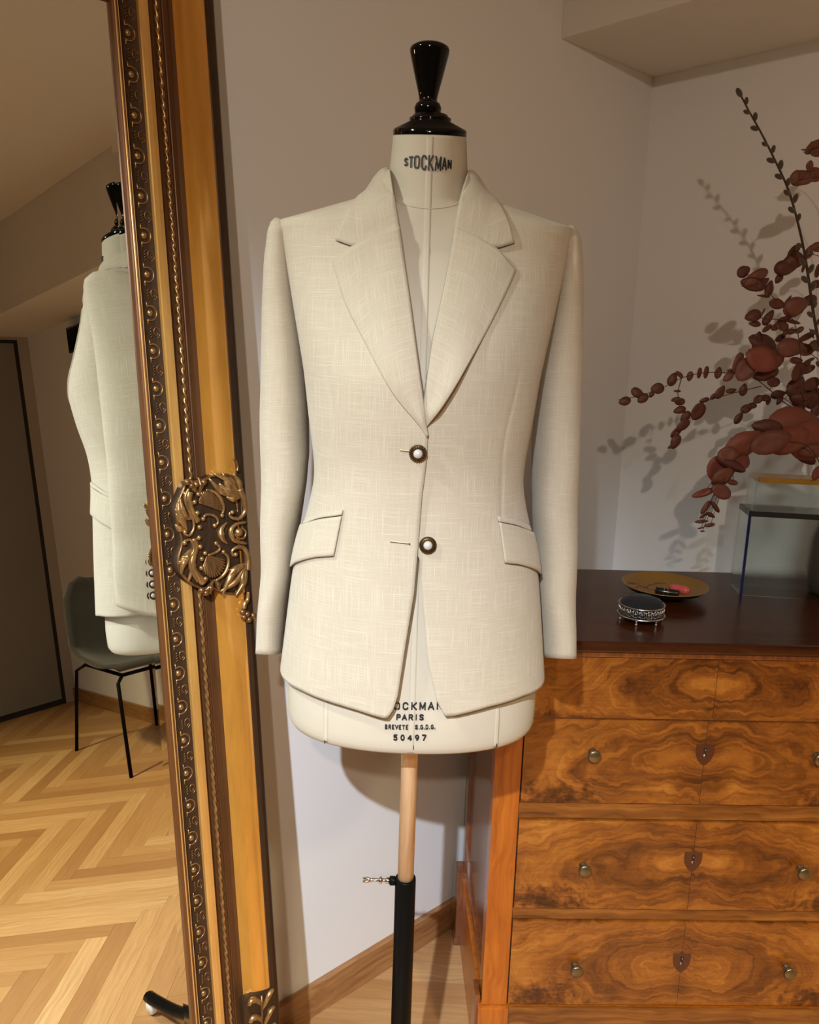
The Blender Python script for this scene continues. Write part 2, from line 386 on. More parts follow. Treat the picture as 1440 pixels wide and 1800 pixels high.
# herringbone parquet: every plank near the viewer's sight lines is a piece of its own
floor = box('floor', XL, XR, YF, YB, -0.03, -0.010, 'subfloor', None, 0); tag(floor, kind='structure')
PL, PW, GAP = 0.622, 0.0622, 0.0003
def clip(poly):
    for ax, lim, sg in ((0, XL + 0.0005, 1), (0, XR - 0.0005, -1), (1, YF + 0.0005, 1), (1, YB - 0.0005, -1)):
        out = []
        for i in range(len(poly)):
            a, b = poly[i - 1], poly[i]; da, db = (a[ax] - lim) * sg, (b[ax] - lim) * sg
            if (da >= 0) != (db >= 0):
                t = da / (da - db); out.append(tuple(a[k] + t * (b[k] - a[k]) for k in range(4)))
            if db >= 0: out.append(b)
        poly = out
        if len(poly) < 3: return []
    return poly
seen = [W(*p) for p in ((0.05, 0.25), (2.75, -1.05), (3.65, -0.45), (3.2, 0.55), (1.2, 1.0), (0.35, 1.25), (0.05, 1.2))]
seen2 = [W(*p) for p in ((-0.35, 1.15), (0.35, 1.3), (0.3, 2.1), (-0.4, 1.7))]
def inside(p, poly, grow):
    c = sum((Vector(v) for v in poly), Vector()) / len(poly); r = False
    Q = [(c + (v - c) * (1 + grow / max((v - c).length, 1e-3))) for v in poly]
    for i in range(len(Q)):
        a, b = Q[i - 1], Q[i]
        if (a.y > p[1]) != (b.y > p[1]) and p[0] < (b.x - a.x) * (p[1] - a.y) / (b.y - a.y) + a.x: r = not r
    return r
def plank_mesh(poly):
    V, F = prism_data([(p[0], p[1]) for p in poly], -0.010, 0.0)
    me = bpy.data.meshes.new('plank'); me.from_pydata(V, [], F); me.update()
    ul = me.uv_layers.new(name='UVMap'); li = np.zeros(len(me.loops), dtype=np.int32); me.loops.foreach_get('vertex_index', li)
    ul.data.foreach_set('uv', np.array([(p[2], p[3]) for p in poly] * 2, dtype=np.float32)[li].ravel())
    me.materials.append(MAT['parquet']); return me
base_plank = plank_mesh([(0 + GAP, 0 + GAP, 0, 0), (PL - GAP, GAP, PL, 0), (PL - GAP, PW - GAP, PL, PW), (GAP, PW - GAP, 0, PW)])
c45 = math.sqrt(0.5); planks, rest = [], []
for mm in range(-6, 7):
    for kk in range(-90, 90):
        for vert in (0, 1):
            ox, oy = kk * PW + PL * mm, kk * PW - PL * mm
            if vert: ox, oy = ox + PL, oy + PW - PL
            cs = [(ox, oy), (ox + PL, oy), (ox + PL, oy + PW), (ox, oy + PW)] if not vert else [(ox + PW, oy), (ox + PW, oy + PL), (ox, oy + PL), (ox, oy)]
            cs = [(x * c45 - y * c45 + 0.445, x * c45 + y * c45 + 0.047) for x, y in cs]
            if max(c[0] for c in cs) < XL or min(c[0] for c in cs) > XR or max(c[1] for c in cs) < YF or min(c[1] for c in cs) > YB: continue
            planks.append((cs, vert))
def shrink(cs):
    a, b, c, d = [np.array(v) for v in cs]; ex = (b - a) / np.linalg.norm(b - a) * GAP; ey = (d - a) / np.linalg.norm(d - a) * GAP
    return [tuple(a + ex + ey) + (0, 0), tuple(b - ex + ey) + (PL, 0), tuple(c - ex - ey) + (PL, PW), tuple(d + ex - ey) + (0, PW)]
nind = 0
for cs, vert in planks:
    ctr = (sum(c[0] for c in cs) / 4, sum(c[1] for c in cs) / 4)
    full = all(XL < c[0] < XR and YF < c[1] < YB for c in cs)
    if nind < 290 and (inside(ctr, seen, 0.12) or inside(ctr, seen2, 0.1)):
        nind += 1
        if full:
            o = bpy.data.objects.new('plank', base_plank); link(o, floor); o.matrix_parent_inverse = Matrix.Translation(-floor.location)
            o.location = (cs[0][0], cs[0][1], 0); o.rotation_euler = (0, 0, math.atan2(cs[1][1] - cs[0][1], cs[1][0] - cs[0][0]))
        else:
            q = clip(shrink(cs))
            if q:
                o = bpy.data.objects.new('plank', plank_mesh(q)); link(o, floor); o.matrix_parent_inverse = Matrix.Translation(-floor.location)
    else:
        q = clip(shrink(cs))
        if q: rest.append(q)
V, F, UV, TN = [], [], [], []
for q in rest:
    v, f = prism_data([(p[0], p[1]) for p in q], -0.010, 0.0); b = len(V); V += v; F += [tuple(i + b for i in t) for t in f]
    UV += [(p[2], p[3]) for p in q] * 2; TN += [random.random()] * len(v)
fo = make('far_planks', V, F, 'parquet', None, False, UV); fo.parent = floor; fo.matrix_parent_inverse = Matrix.Translation(-floor.location)
ta = fo.data.attributes.new('tone', 'FLOAT', 'POINT'); ta.data.foreach_set('value', TN); tag(fo, kind='stuff')
# ------------------------------------------------------------------ dress form (local frame: x right, y away from the viewer)
FORM = W(0.011, 1.12)
form = empty('dress_form', FORM, AZ, 'cream canvas dressmaker bust on a wooden pole with a black turned finial', 'mannequin')
DZ = [0.9615, 0.9690, 1.00, 1.10, 1.20, 1.31, 1.40, 1.45, 1.50, 1.55, 1.60, 1.63, 1.65, 1.664, 1.70, 1.745]
DW = [0.171, 0.176, 0.177, 0.170, 0.153, 0.126, 0.138, 0.145, 0.150, 0.156, 0.158, 0.125, 0.080, 0.0525, 0.0495, 0.0460]
DF = [0.112, 0.1165, 0.1170, 0.108, 0.100, 0.096, 0.112, 0.116, 0.104, 0.082, 0.058, 0.0545, 0.0530, 0.0515, 0.0495, 0.0460]
DB = [0.131, 0.136, 0.136, 0.125, 0.098, 0.075, 0.086, 0.098, 0.104, 0.098, 0.085, 0.072, 0.062, 0.0530, 0.0500, 0.0460]
DN = [2.25] * 10 + [2.2, 2.1, 2.0, 2.0, 2.0, 2.0]
def sl(z, tabs, Z): return tuple(np.interp(z, Z, t) for t in tabs)
def dsurf(x, z):
    w, f, b, n = sl(z, (DW, DF, DB, DN), DZ); r = min(abs(x) / w, 0.999); return -f * (1 - r ** n) ** (1 / n)
def spow(c, e): return math.copysign(abs(c) ** e, c)
def neck_tilt(y, z): return 0.17 * y * max(0.0, min(1.0, (z - 1.70) / 0.045))
rows = []
zs = sorted(set(list(np.linspace(0.9615, 1.60, 60)) + list(np.linspace(1.60, 1.67, 24)) + list(np.linspace(1.67, 1.745, 14)) + [0.9635, 0.966]))
for z in zs:
    w, f, b, n = sl(z, (DW, DF, DB, DN), DZ); row = []
    for k in range(96):
        a = 2 * math.pi * k / 96; c, s = math.cos(a), math.sin(a); y = spow(s, 2 / n); x = w * spow(c, 2 / n); y *= (b if s > 0 else f)
        row.append((x, y, z + neck_tilt(y, z)))
    rows.append(row)
P = np.array(rows); nr, nc = P.shape[:2]; F = []
for i in range(nr - 1):
    for j in range(nc):
        k = (j + 1) % nc; F.append((i * nc + j, i * nc + k, (i + 1) * nc + k, (i + 1) * nc + j))
F.append(tuple(range(nc))[::-1]); F.append(tuple((nr - 1) * nc + k for k in range(nc)))
make('torso', P.reshape(-1, 3), F, 'canvas', form)
# centre-front tape and side tapes, pins
def ribbon_on_form(name, x0, wd, za, zb, off, mat):
    zz = np.linspace(za, zb, 60); Q = []
    for z in zz:
        row = []
        for x in np.linspace(x0 - wd, x0 + wd, 4):
            y = dsurf(x, z); row.append((x, y - off + 0.0, z + neck_tilt(y, z)))
        Q.append(row)
    return grid(name, Q, mat, form, thick=0.0002, offset=0)
ribbon_on_form('centre_tape', 0.0, 0.0042, 0.964, 1.742, 0.0001, 'tape')
ribbon_on_form('side_tape', -0.114, 0.003, 0.964, 1.2, 0.0002, 'tape')
ribbon_on_form('side_tape', 0.114, 0.003, 0.964, 1.2, 0.0002, 'tape')
for x, z in ((-0.1150, 0.9650), (0.1148, 0.9685), (0.0036, 0.974)):
    y = dsurf(x, z) - 0.0010; tube('pin', [(x, y, z - 0.0028), (x, y - 0.0004, z + 0.0028)], 0.0006, 'ink', form, 6)
sm_ = []
for a in np.linspace(-90 - 88, -90 + 88, 40):
    c, s = math.cos(R(a)), math.sin(R(a)); zz_ = 1.652 + 0.030 * (1 - abs(s)) ** 0.8; w_, f_, b_, n_ = sl(zz_, (DW, DF, DB, DN), DZ)
    sm_.append((w_ * spow(c, 2 / n_) * 1.002, -f_ * abs(s) ** (2 / n_) - 0.0001, zz_))
tube('neck_seam', sm_, 0.0007, 'tape', form, 6)
# turned finial and neck cap
cap = [(0.0, 1.7430), (0.0455, 1.7440), (0.0462, 1.7465), (0.0462, 1.7515), (0.0450, 1.7535), (0.0255, 1.7625), (0.0262, 1.7635), (0.0262, 1.7660), (0.0225, 1.7665), (0.0222, 1.7690), (0.0, 1.7690)]
V, F = lathe_data(cap, 48); V = [(x, y, z + 0.17 * y * max(0, min(1, (1.767 - z) / 0.008 + 0.2))) for x, y, z in V]
make('neck_cap', V, F, 'black', form)
fin = [(0.0, 1.766), (0.0125, 1.7665), (0.0160, 1.7720), (0.0170, 1.7780), (0.0150, 1.7830), (0.0117, 1.7850), (0.0112, 1.7880), (0.0128, 1.7960), (0.0165, 1.8100), (0.0205, 1.8260), (0.0240, 1.8400), (0.0246, 1.8435), (0.0238, 1.8465), (0.0190, 1.8495), (0.0100, 1.8515), (0.0, 1.852)]
lathe('finial', fin, 'black', form, 48, (-0.0035, 0, 0))
# stencilled lettering: strokes on a unit box, laid on the canvas as thin raised print
def arc(cx, cy, rx, ry, a0, a1, n=10): return [(cx + rx * math.cos(R(a)), cy + ry * math.sin(R(a))) for a in np.linspace(a0, a1, n)]
GL = {
    'S': [arc(.5, .74, .38, .24, 20, 180, 8) + [(.25, .58), (.75, .42)] + arc(.5, .26, .38, .24, 0, -160, 8)],
    'T': [[(.02, .97), (.98, .97)], [(.5, .97), (.5, 0)]],
    'O': [arc(.45, .72, .37, .27, 100, 180, 6) + arc(.45, .28, .37, .27, 180, 260, 6), arc(.55, .28, .37, .27, -80, 0, 6) + arc(.55, .72, .37, .27, 0, 80, 6)],
    'C': [arc(.5, .70, .40, .28, 10, 180, 8) + arc(.5, .30, .40, .28, 180, 350, 8)],
    'K': [[(.12, 0), (.12, 1)], [(.32, .52), (.9, 1)], [(.30, .50), (.92, 0)]],
    'M': [[(.06, 0), (.06, 1)], [(.06, 1), (.5, .15)], [(.5, .15), (.94, 1)], [(.94, 1), (.94, 0)]],
    'm': [[(.03, 0), (.08, .55)], [(.05, 1), (.48, .12)], [(.48, .12), (.90, .98)], [(.90, .98), (.86, 0)]],
    'A': [[(.04, 0), (.5, 1)], [(.5, 1), (.96, 0)], [(.26, .33), (.74, .33)]],
    'N': [[(.10, 0), (.10, 1)], [(.10, 1), (.88, 0)], [(.88, 0), (.88, 1)]],
    'P': [[(.12, 0), (.12, 1), (.55, 1)] + arc(.55, .75, .32, .25, 80, -80, 8) + [(.12, .5)]],
    'R': [[(.12, 0), (.12, 1), (.55, 1)] + arc(.55, .75, .32, .25, 80, -80, 8) + [(.12, .5)], [(.48, .48), (.92, 0)]],
    'I': [[(.5, 0), (.5, 1)]],
    'B': [[(.12, 0), (.12, 1), (.5, 1)] + arc(.5, .76, .32, .24, 80, -80, 6) + [(.14, .52)], [(.5, .52)] + arc(.52, .26, .36, .26, 80, -80, 6) + [(.12, 0)]],
    'E': [[(.86, 1), (.12, 1), (.12, 0), (.88, 0)], [(.12, .52), (.72, .52)]],
    'V': [[(.04, 1), (.5, 0), (.96, 1)]],
    'G': [arc(.5, .70, .40, .28, 50, 180, 8) + arc(.5, .30, .40, .28, 180, 330, 8) + [(.92, .46), (.56, .46)]],
    'D': [[(.12, 0), (.12, 1), (.45, 1)] + arc(.45, .5, .42, .5, 85, -85, 10) + [(.12, 0)]],
    '5': [[(.85, 1), (.2, 1), (.16, .56)] + arc(.48, .32, .38, .31, 110, -150, 10)],
    '0': [arc(.5, .5, .36, .5, 0, 360, 16)],
    '4': [[(.72, 0), (.72, 1), (.08, .28), (.95, .28)]],
    '9': [arc(.5, .68, .36, .31, 0, 360, 12), [(.86, .66), (.80, .3), (.45, 0)]],
    '7': [[(.08, 1), (.92, 1), (.38, 0)]],
    '.': [[(.5, 0.0), (.5, .08)]],
}
def lettering(name, items, half, off=0.0016):
    """items: (glyph, x centre, z bottom, width, height)"""
    parts = []
    for g, xc, zb, wd, ht in items:
        for st in GL[g]:
            pts = [(xc + (px - .5) * wd, zb + pz * ht) for px, pz in st]
            pts = lin(pts, max(4, 3 * len(pts)) if len(pts) > 2 else 5)
            tg = np.gradient(pts, axis=0); tg /= np.linalg.norm(tg, axis=1)[:, None] + 1e-9; nn = np.stack([-tg[:, 1], tg[:, 0]], 1)
            pts[0] -= tg[0] * half * 0.5; pts[-1] += tg[-1] * half * 0.5
            V, F = [], []
            for p, q in zip(pts, nn):
                for s in (-1, 1):
                    x, z = p + q * half * s
                    y = dsurf(x, z); V.append((x, y - off, z + neck_tilt(y, z)))
                for s in (1, -1):
                    x, z = p + q * half * s
                    y = dsurf(x, z); V.append((x, y + 0.0005, z + neck_tilt(y, z)))
            for i in range(len(pts) - 1):
                for k in range(4):
                    q = (k + 1) % 4; F.append((i * 4 + k, i * 4 + q, i * 4 + 4 + q, i * 4 + 4 + k))
            F.append((0, 1, 2, 3)); b = (len(pts) - 1) * 4; F.append((b + 3, b + 2, b + 1, b))
            parts.append((V, F))
    V, F = join(parts); return make(name, V, F, 'ink', form, False)
def px_neck(X, Y): return ((690 + X / 11.08 - 754.3) / 1455.0, 1.7095 - (260 + Y / 11.08 - 279) * 0.000647 + 0.0075)
it = []
for g, x0, x1, y0, y1 in (('S', 225, 290, 280, 450), ('T', 315, 395, 250, 495), ('O', 415, 525, 235, 525), ('C', 555, 665, 220, 560), ('K', 690, 800, 225, 560), ('m', 830, 955, 240, 555), ('A', 965, 1055, 265, 525), ('N', 1075, 1152, 305, 490)):
    xa, zt = px_neck(x0, y0); xb, zb = px_neck(x1, y1); it.append((g, (xa + xb) / 2, zb, (xb - xa) * 0.92, zt - zb))
lettering('neck_lettering', it, 0.00095)
def line(txt, xs, zb, wd, ht): return [(g, x, zb + (x + 0.003) * 0.03, wd if g not in 'I.' else wd * 0.4, ht) for g, x in zip(txt, xs) if g != ' ']
lettering('hip_lettering_maker', line('STOCKMAN', np.linspace(-0.0416, 0.0357, 8), 1.0263, 0.0073, 0.0089), 0.00088)
lettering('hip_lettering_city', line('PARIS', [-0.0170, -0.0094, -0.0011, 0.0058, 0.0128], 1.0123, 0.0058, 0.0068), 0.00078)
lettering('hip_lettering_patent', line('BREVETE', np.linspace(-0.0327, -0.0058, 7), 0.9997, 0.0032, 0.0052), 0.00052)
lettering('hip_lettering_mark', line('S.G.D.G.', np.linspace(0.0066, 0.0306, 8), 0.9999, 0.0036, 0.0052), 0.00052)
lettering('hip_lettering_number', line('50497', np.linspace(-0.0204, 0.0170, 5), 0.9841, 0.0055, 0.0070), 0.00082)
# pole, tube, thumb screw, tripod
lathe('pole_collar', [(0.0, 0.950), (0.0135, 0.950), (0.0145, 0.953), (0.0145, 0.963), (0.0, 0.963)], 'satin', form, 24)
lathe('wooden_pole', [(0.0, 0.62), (0.0122, 0.62), (0.0122, 0.9195), (0.0132, 0.9205), (0.0132, 0.9325), (0.0122, 0.9335), (0.0122, 0.958), (0.0, 0.958)], 'beech', form, 32)
lathe('metal_tube', [(0.0130, 0.698), (0.0152, 0.698), (0.0157, 0.695), (0.0157, 0.10), (0.0, 0.10)], 'satin', form, 40)
scr = lathe('thumb_screw', [(0.0, 0.0), (0.0045, 0.0), (0.0045, 0.006), (0.0028, 0.007), (0.0028, 0.012), (0.0052, 0.013), (0.0052, 0.0155), (0.0030, 0.0165), (0.0024, 0.026), (0.0032, 0.027), (0.0032, 0.029), (0.0, 0.029)], 'chrome', form, 20, (-0.0235, 0, 0.692), (0, R(-90), 0))
V, F = join([tube_data([(0, 0, 0.029), (0, 0.0035, 0.034), (0, 0.004, 0.041)], [0.002, 0.0024, 0.0016], 8), tube_data([(0, 0, 0.029), (0, -0.0035, 0.034), (0, -0.004, 0.041)], [0.002, 0.0024, 0.0016], 8)])
make('wing', V, F, 'chrome', scr)
lathe('screw_boss', [(0.0, 0.0), (0.0062, 0.0), (0.0068, 0.002), (0.0068, 0.009), (0.0, 0.009)], 'satin', form, 20, (-0.0150, 0, 0.692), (0, R(-90), 0))
lathe('tripod_hub', [(0.0, 0.06), (0.022, 0.06), (0.026, 0.07), (0.026, 0.135), (0.020, 0.15), (0.0165, 0.17), (0.0, 0.17)], 'satin', form, 32)
for an in (-45, 75, 195):
    c, s = math.cos(R(an)), math.sin(R(an))
    pts = cr([(0.018, 0, 0.115), (0.10, 0, 0.100), (0.22, 0, 0.062), (0.335, 0, 0.042), (0.362, 0, 0.040)], 16)
    V, F = tube_data(pts, 0.0125, 10); V = [(c * x - s * y * 1.15, s * x + c * y * 1.15, z) for x, y, z in V]
    lg = make('leg', V, F, 'satin', form)
    wv, wf = lathe_data([(0.0, -0.008), (0.0145, -0.008), (0.016, -0.005), (0.016, 0.005), (0.0145, 0.008), (0.0, 0.008)], 20)
    wv = [(x, z, y) for x, y, z in wv]; wv = [(c * (x + 0.352) - s * y, s * (x + 0.352) + c * y, z + 0.0162) for x, y, z in wv]
    make('castor', wv, wf, 'white', lg)

# ------------------------------------------------------------------ blazer
bl = empty('blazer', FORM + Vector((0, 0, 0)), AZ, 'cream slub linen blazer with pearl buttons worn by the dress form', 'jacket')
JZ = [1.000,1.03,1.09,1.16,1.22,1.27,1.31,1.34,1.39,1.45,1.49,1.53,1.57,1.60,1.631,1.640,1.654,1.668,1.678,1.690,1.704]
JW = [.190,.188,.181,.173,.164,.149,.1405,.142,.1485,.155,.162,.1695,.1765,.182,.189,.188,.139,.090,.077,.066,.0505]
JF = [.133,.131,.126,.120,.1145,.111,.1115,.114,.1255,.130,.120,.101,.081,.068,.060,.058,.056,.055,.054,.053,.0525]
JB = [.140,.138,.131,.122,.112,.099,.090,.090,.098,.110,.115,.112,.106,.098,.085,.080,.072,.066,.063,.060,.055]
JN = [2.3] * 13 + [2.25, 2.2, 2.1, 2.0, 2.0, 2.0, 2.0, 2.0]
_zd = np.linspace(0.98, 1.72, 741)
def smooth_tab(T):
    v = np.interp(_zd, JZ, T); k = np.exp(-0.5 * (np.arange(-36, 37) / 12.0) ** 2); k /= k.sum()
    sm = np.convolve(np.pad(v, 36, mode='edge'), k, mode='valid'); a = np.clip((_zd - 1.60) / 0.03, 0, 1)
    return sm * (1 - a) + v * a
_t = [smooth_tab(q) for q in (JW, JF, JB, JN)]; JZ = _zd; JW, JF, JB, JN = _t
def bump_bust(x, z): return 0.005 * math.exp(-((abs(x) - 0.07) / 0.042) ** 2 - ((z - 1.455) / 0.055) ** 2)
def sstep(a, b, x):
    t = max(0.0, min(1.0, (x - a) / (b - a))); return t * t * (3 - 2 * t)
def lift(x): return 0.0045 * sstep(-0.075, -0.035, x)          # wearer's right front laps over the left
def jsurf(x, z, left=False):
    w, f, b, n = sl(z, (JW, JF, JB, JN), JZ); r = min(abs(x) / w, 0.9995)
    return -f * (1 - r ** n) ** (1 / n) - bump_bust(x, z) - (lift(x) if left else 0.0)
EL = [(-.0318, 1.0210), (-.0292, 1.0244), (-.0237, 1.0338), (-.0186, 1.0534), (-.011, 1.1182), (-.0022, 1.1855), (.0009, 1.2440), (.0038, 1.3090), (.0082, 1.3595), (.0080, 1.3843), (.0046, 1.4015), (.0012, 1.4238), (-.0079, 1.4763), (-.0187, 1.5421), (-.0297, 1.6024), (-.0340, 1.6281), (-.0396, 1.6551), (-.0455, 1.682), (-.0500, 1.704)]
ER = [(.0430, 1.0220), (.0406, 1.0255), (.0313, 1.0430), (.0180, 1.0964), (.0109, 1.1563), (.0036, 1.2259), (-.012, 1.260), (-.020, 1.32), (-.020, 1.375), (-.008, 1.412), (.0029, 1.4332), (.0109, 1.4992), (.0230, 1.5589), (.0302, 1.6028), (.0336, 1.6301), (.0376, 1.6573), (.0440, 1.682), (.0500, 1.704)]
HEM = [(-.19, 1.0365), (-.1477, 1.0370), (-.0921, 1.0305), (-.062, 1.0255), (-.036, 1.0217), (-.0294, 1.0225), (0, 1.0225), (.0411, 1.0245), (.0559, 1.0252), (.1006, 1.0340), (.148, 1.0385), (.19, 1.0345)]
def tab(T, z): return np.interp(z, [t[1] for t in T], [t[0] for t in T])
DART = [(1.281, .1061), (1.3585, .1028), (1.398, .1063), (1.4364, .114), (1.4706, .118)]
zrow = np.concatenate([np.linspace(1.704, 1.625, 50, endpoint=False), np.linspace(1.625, 1.035, 150)])
NC = 300; BP = np.zeros((len(zrow), NC, 3)); BU = np.zeros((len(zrow), NC, 2))
for i, z0 in enumerate(zrow):
    ze = z0
    for it_ in range(1):
        w, f, b, n = sl(z0, (JW, JF, JB, JN), JZ)
    # near the hem, rows slide down to meet the hem line
    def edge_theta(x): return math.acos(max(-1, min(1, spow(max(-1, min(1, x / w)), n / 2))))
    zk = z0 if z0 > 1.12 else 1.022 + (z0 - 1.035) * (1.12 - 1.022) / (1.12 - 1.035)
    tL = edge_theta(tab(EL, zk)); tR = 2 * math.pi + edge_theta(tab(ER, zk))
    th = tL + (tR - tL) * np.linspace(0, 1, NC)
    for j, t in enumerate(th):
        c, s = math.cos(t), math.sin(t); x = w * spow(c, 2 / n); back = s < 0
        y = -spow(s, 2 / n) * (b if back else f)
        zz = z0
        if z0 < 1.12:
            zh = 1.034 if back else np.interp(x, [h[0] for h in HEM], [h[1] for h in HEM])
            zz = zh + (z0 - 1.035) * (1.12 - zh) / (1.12 - 1.035)
        if not back:
            y -= bump_bust(x, zz)
            if j < NC // 2: y -= lift(x)
            if 1.27 < zz < 1.475:
                xd = np.interp(zz, [d[0] for d in DART], [d[1] for d in DART]); y += 0.0016 * math.exp(-((abs(x) - xd) / 0.0022) ** 2) * sstep(1.475, 1.44, zz)
        BP[i, j] = (x, y, zz)
    d = np.concatenate([[0], np.cumsum(np.linalg.norm(np.diff(BP[i, :, :2], axis=0), axis=1))]); BU[i, :, 0] = BP[i, :, 0] + np.sign(BP[i, :, 0]) * np.maximum(0, BP[i, :, 1] + 0.05); BU[i, :, 1] = BP[i, :, 2]
grid('jacket_body', BP, 'linen', bl, uv=BU, thick=0.0024, offset=-1, flip=False)
# sleeves: flat hanging tubes, (z, outer x, inner x, centre y, half depth)
SLV_L = [(1.6405, -0.1935, -0.186, 0.016, 0.02), (1.636, -0.1985, -0.176, 0.018, 0.03), (1.624, -0.202, -0.172, 0.022, 0.042), (1.589, -0.206, -0.168, 0.0319, 0.0533), (1.53, -0.209, -0.162, 0.042, 0.06), (1.484, -0.21, -0.157, 0.0437, 0.0623), (1.399, -0.2125, -0.1515, 0.0435, 0.064), (1.338, -0.2125, -0.15, 0.0412, 0.0637), (1.299, -0.212, -0.153, 0.0386, 0.0626), (1.23, -0.2125, -0.164, 0.034, 0.0608), (1.177, -0.213, -0.171, 0.0302, 0.0593), (1.123, -0.216, -0.179, 0.0258, 0.0577), (1.07, -0.2195, -0.1845, 0.0228, 0.0558), (1.0515, -0.2215, -0.1855, 0.0221, 0.0551)]
SLV_R = [(1.6425, 0.187, 0.18, 0.0151, 0.0156), (1.637, 0.192, 0.17, 0.0176, 0.0278), (1.624, 0.1965, 0.167, 0.022, 0.042), (1.6, 0.1995, 0.168, 0.03, 0.052), (1.557, 0.2035, 0.164, 0.0374, 0.0569), (1.498, 0.2075, 0.158, 0.0432, 0.0616), (1.458, 0.21, 0.154, 0.0447, 0.0636), (1.395, 0.2125, 0.1535, 0.0433, 0.064), (1.347, 0.214, 0.154, 0.0418, 0.0639), (1.269, 0.218, 0.159, 0.0366, 0.0618), (1.2, 0.221, 0.167, 0.032, 0.06), (1.127, 0.2245, 0.1765, 0.0262, 0.0578), (1.08, 0.227, 0.1825, 0.0232, 0.0562), (1.0585, 0.229, 0.185, 0.0223, 0.0553)]
def sleeve(T, sgn):
    T = np.array(T); zz = np.concatenate([np.linspace(T[0, 0], 1.60, 16, endpoint=False), np.linspace(1.60, T[-1, 0], 70)]); Q = []; U = []
    for z in zz:
        xo, xi, yc, hd = [np.interp(-z, -T[:, 0], T[:, k]) for k in (1, 2, 3, 4)]
        kx = 1 + yc / 1.12; cx, hx = (xo + xi) / 2 * kx, abs(xo - xi) / 2 * kx; zc = 1.5 + (z - 1.5) * kx; row = []; ur = []
        wob = 0.0016 * math.sin(z * 46 + sgn) * sstep(1.5, 1.3, z)
        for k in range(48):
            a = 2 * math.pi * k / 48; c, s = math.cos(a), math.sin(a)
            zb = zc - 0.36 * hd * spow(s, 0.85) * sstep(1.24, 1.06, z)
            row.append((cx + hx * spow(c, 0.85) + wob * s, yc + hd * spow(s, 0.85), zb)); ur.append((a * 0.055, z))
        Q.append(row); U.append(ur)
    Q.insert(0, [tuple(np.mean(Q[0], axis=0) + np.array([0, 0, 0.002]))] * 48); U.insert(0, U[0])
    return grid('sleeve', Q, 'linen', bl, closed=True, uv=U, thick=0.002, offset=-1, flip=True)
sleeve(SLV_L, 1); sleeve(SLV_R, -1)
# draped pieces: Coons patches in front-view (x, z), laid on the jacket front
def coons(I, O, B, T, ns, nk):
    """I,O run along s (inner and outer edge); B,T run along k at s=0 and s=1"""
    s = np.linspace(0, 1, ns)[:, None, None]; k = np.linspace(0, 1, nk)[None, :, None]
    I = I[:, None, :]; O = O[:, None, :]; B = B[None]; Tt = T[None]
    ruled1 = (1 - k) * I + k * O; ruled2 = (1 - s) * B + s * Tt
    bil = (1 - s) * (1 - k) * B[:, :1] + (1 - s) * k * B[:, -1:] + s * (1 - k) * Tt[:, :1] + s * k * Tt[:, -1:]
    return ruled1 + ruled2 - bil
def lapel(left, I, O, B):
    ns, nk = 70, 26; I_, O_, B_ = lin(I, ns), cr(O, ns), lin(B, nk); T_ = lin([I[-1], O[-1]], nk)
    G = coons(I_, O_, B_, T_, ns, nk); Q = np.zeros((ns, nk + 2, 3))
    for i in range(ns):
        s = i / (ns - 1); fade = sstep(1.0, 0.90, s)
        for j in range(nk):
            x, z = G[i, j]; k = j / (nk - 1)
            off = 0.0034 + 0.0046 * math.sin(math.pi * min(1, k * 0.9 + 0.13)) * fade + 0.0016 * sstep(0.10, 0.0, s) * sstep(1.0, 0.7, k)
            if not left: off += 0.012 * sstep(0.35, 0.75, s) * sstep(1.0, 0.85, s) * sstep(0.3, 1.0, k)
            Q[i, j + 2] = (x, jsurf(x, z, left) - off - (0 if left else 0.0), z)
        x, z = G[i, 0]; sg = 1 if left else -1
        Q[i, 1] = (x + sg * 0.0012, jsurf(x, z, left) + 0.0005, z); Q[i, 0] = (x - sg * 0.003, jsurf(x, z, left) + 0.0045, z)
    o = grid('lapel', Q, 'linen', bl, uv=patch_uv(Q), thick=0.0026, offset=-1, flip=not left)
    return o
FL = [(-.0340, 1.6281), (-.0297, 1.6024), (-.0187, 1.5421), (-.0079, 1.4763), (.0012, 1.4238), (.0046, 1.4015), (.0080, 1.3843)]
lapel(True, FL, [(-.1142, 1.5834), (-.0972, 1.5380), (-.0707, 1.4921), (-.0353, 1.4344), (-.0041, 1.3983), (.0070, 1.3828)], [(-.0340, 1.6281), (-.0625, 1.6182), (-.0939, 1.6025), (-.1142, 1.5834)])
FR = [(.0336, 1.6301), (.0302, 1.6028), (.0230, 1.5589), (.0109, 1.4992), (.0029, 1.4332), (.0, 1.40)]
lapel(False, FR, [(.1098, 1.5825), (.1008, 1.5616), (.0794, 1.5184), (.0529, 1.4711), (.0278, 1.4270), (.0081, 1.3973), (.004, 1.391)], [(.0336, 1.6301), (.0613, 1.6198), (.0888, 1.6043), (.1098, 1.5825)])
def fj(x, z, off=0.007): return (x, jsurf(x, z, x < 0) - off, z)
cl = [  # fold point, outer point, from the left notch round the neck
    (fj(-.0340, 1.6291, .0045), fj(-.1118, 1.6120, .0050)), (fj(-.0396, 1.6551, .004), fj(-.1030, 1.6350, .0050)), ((-.0455, -.038, 1.681), (-.0940, -.043, 1.656)), ((-.0512, -.020, 1.700), (-.0865, -.024, 1.6700)),
    ((-.0525, .004, 1.708), (-.0860, .006, 1.6725)), ((-.0490, .028, 1.712), (-.0840, .040, 1.672)), ((-.0300, .050, 1.716), (-.0560, .076, 1.668)), ((0, .057, 1.717), (0, .090, 1.664))]
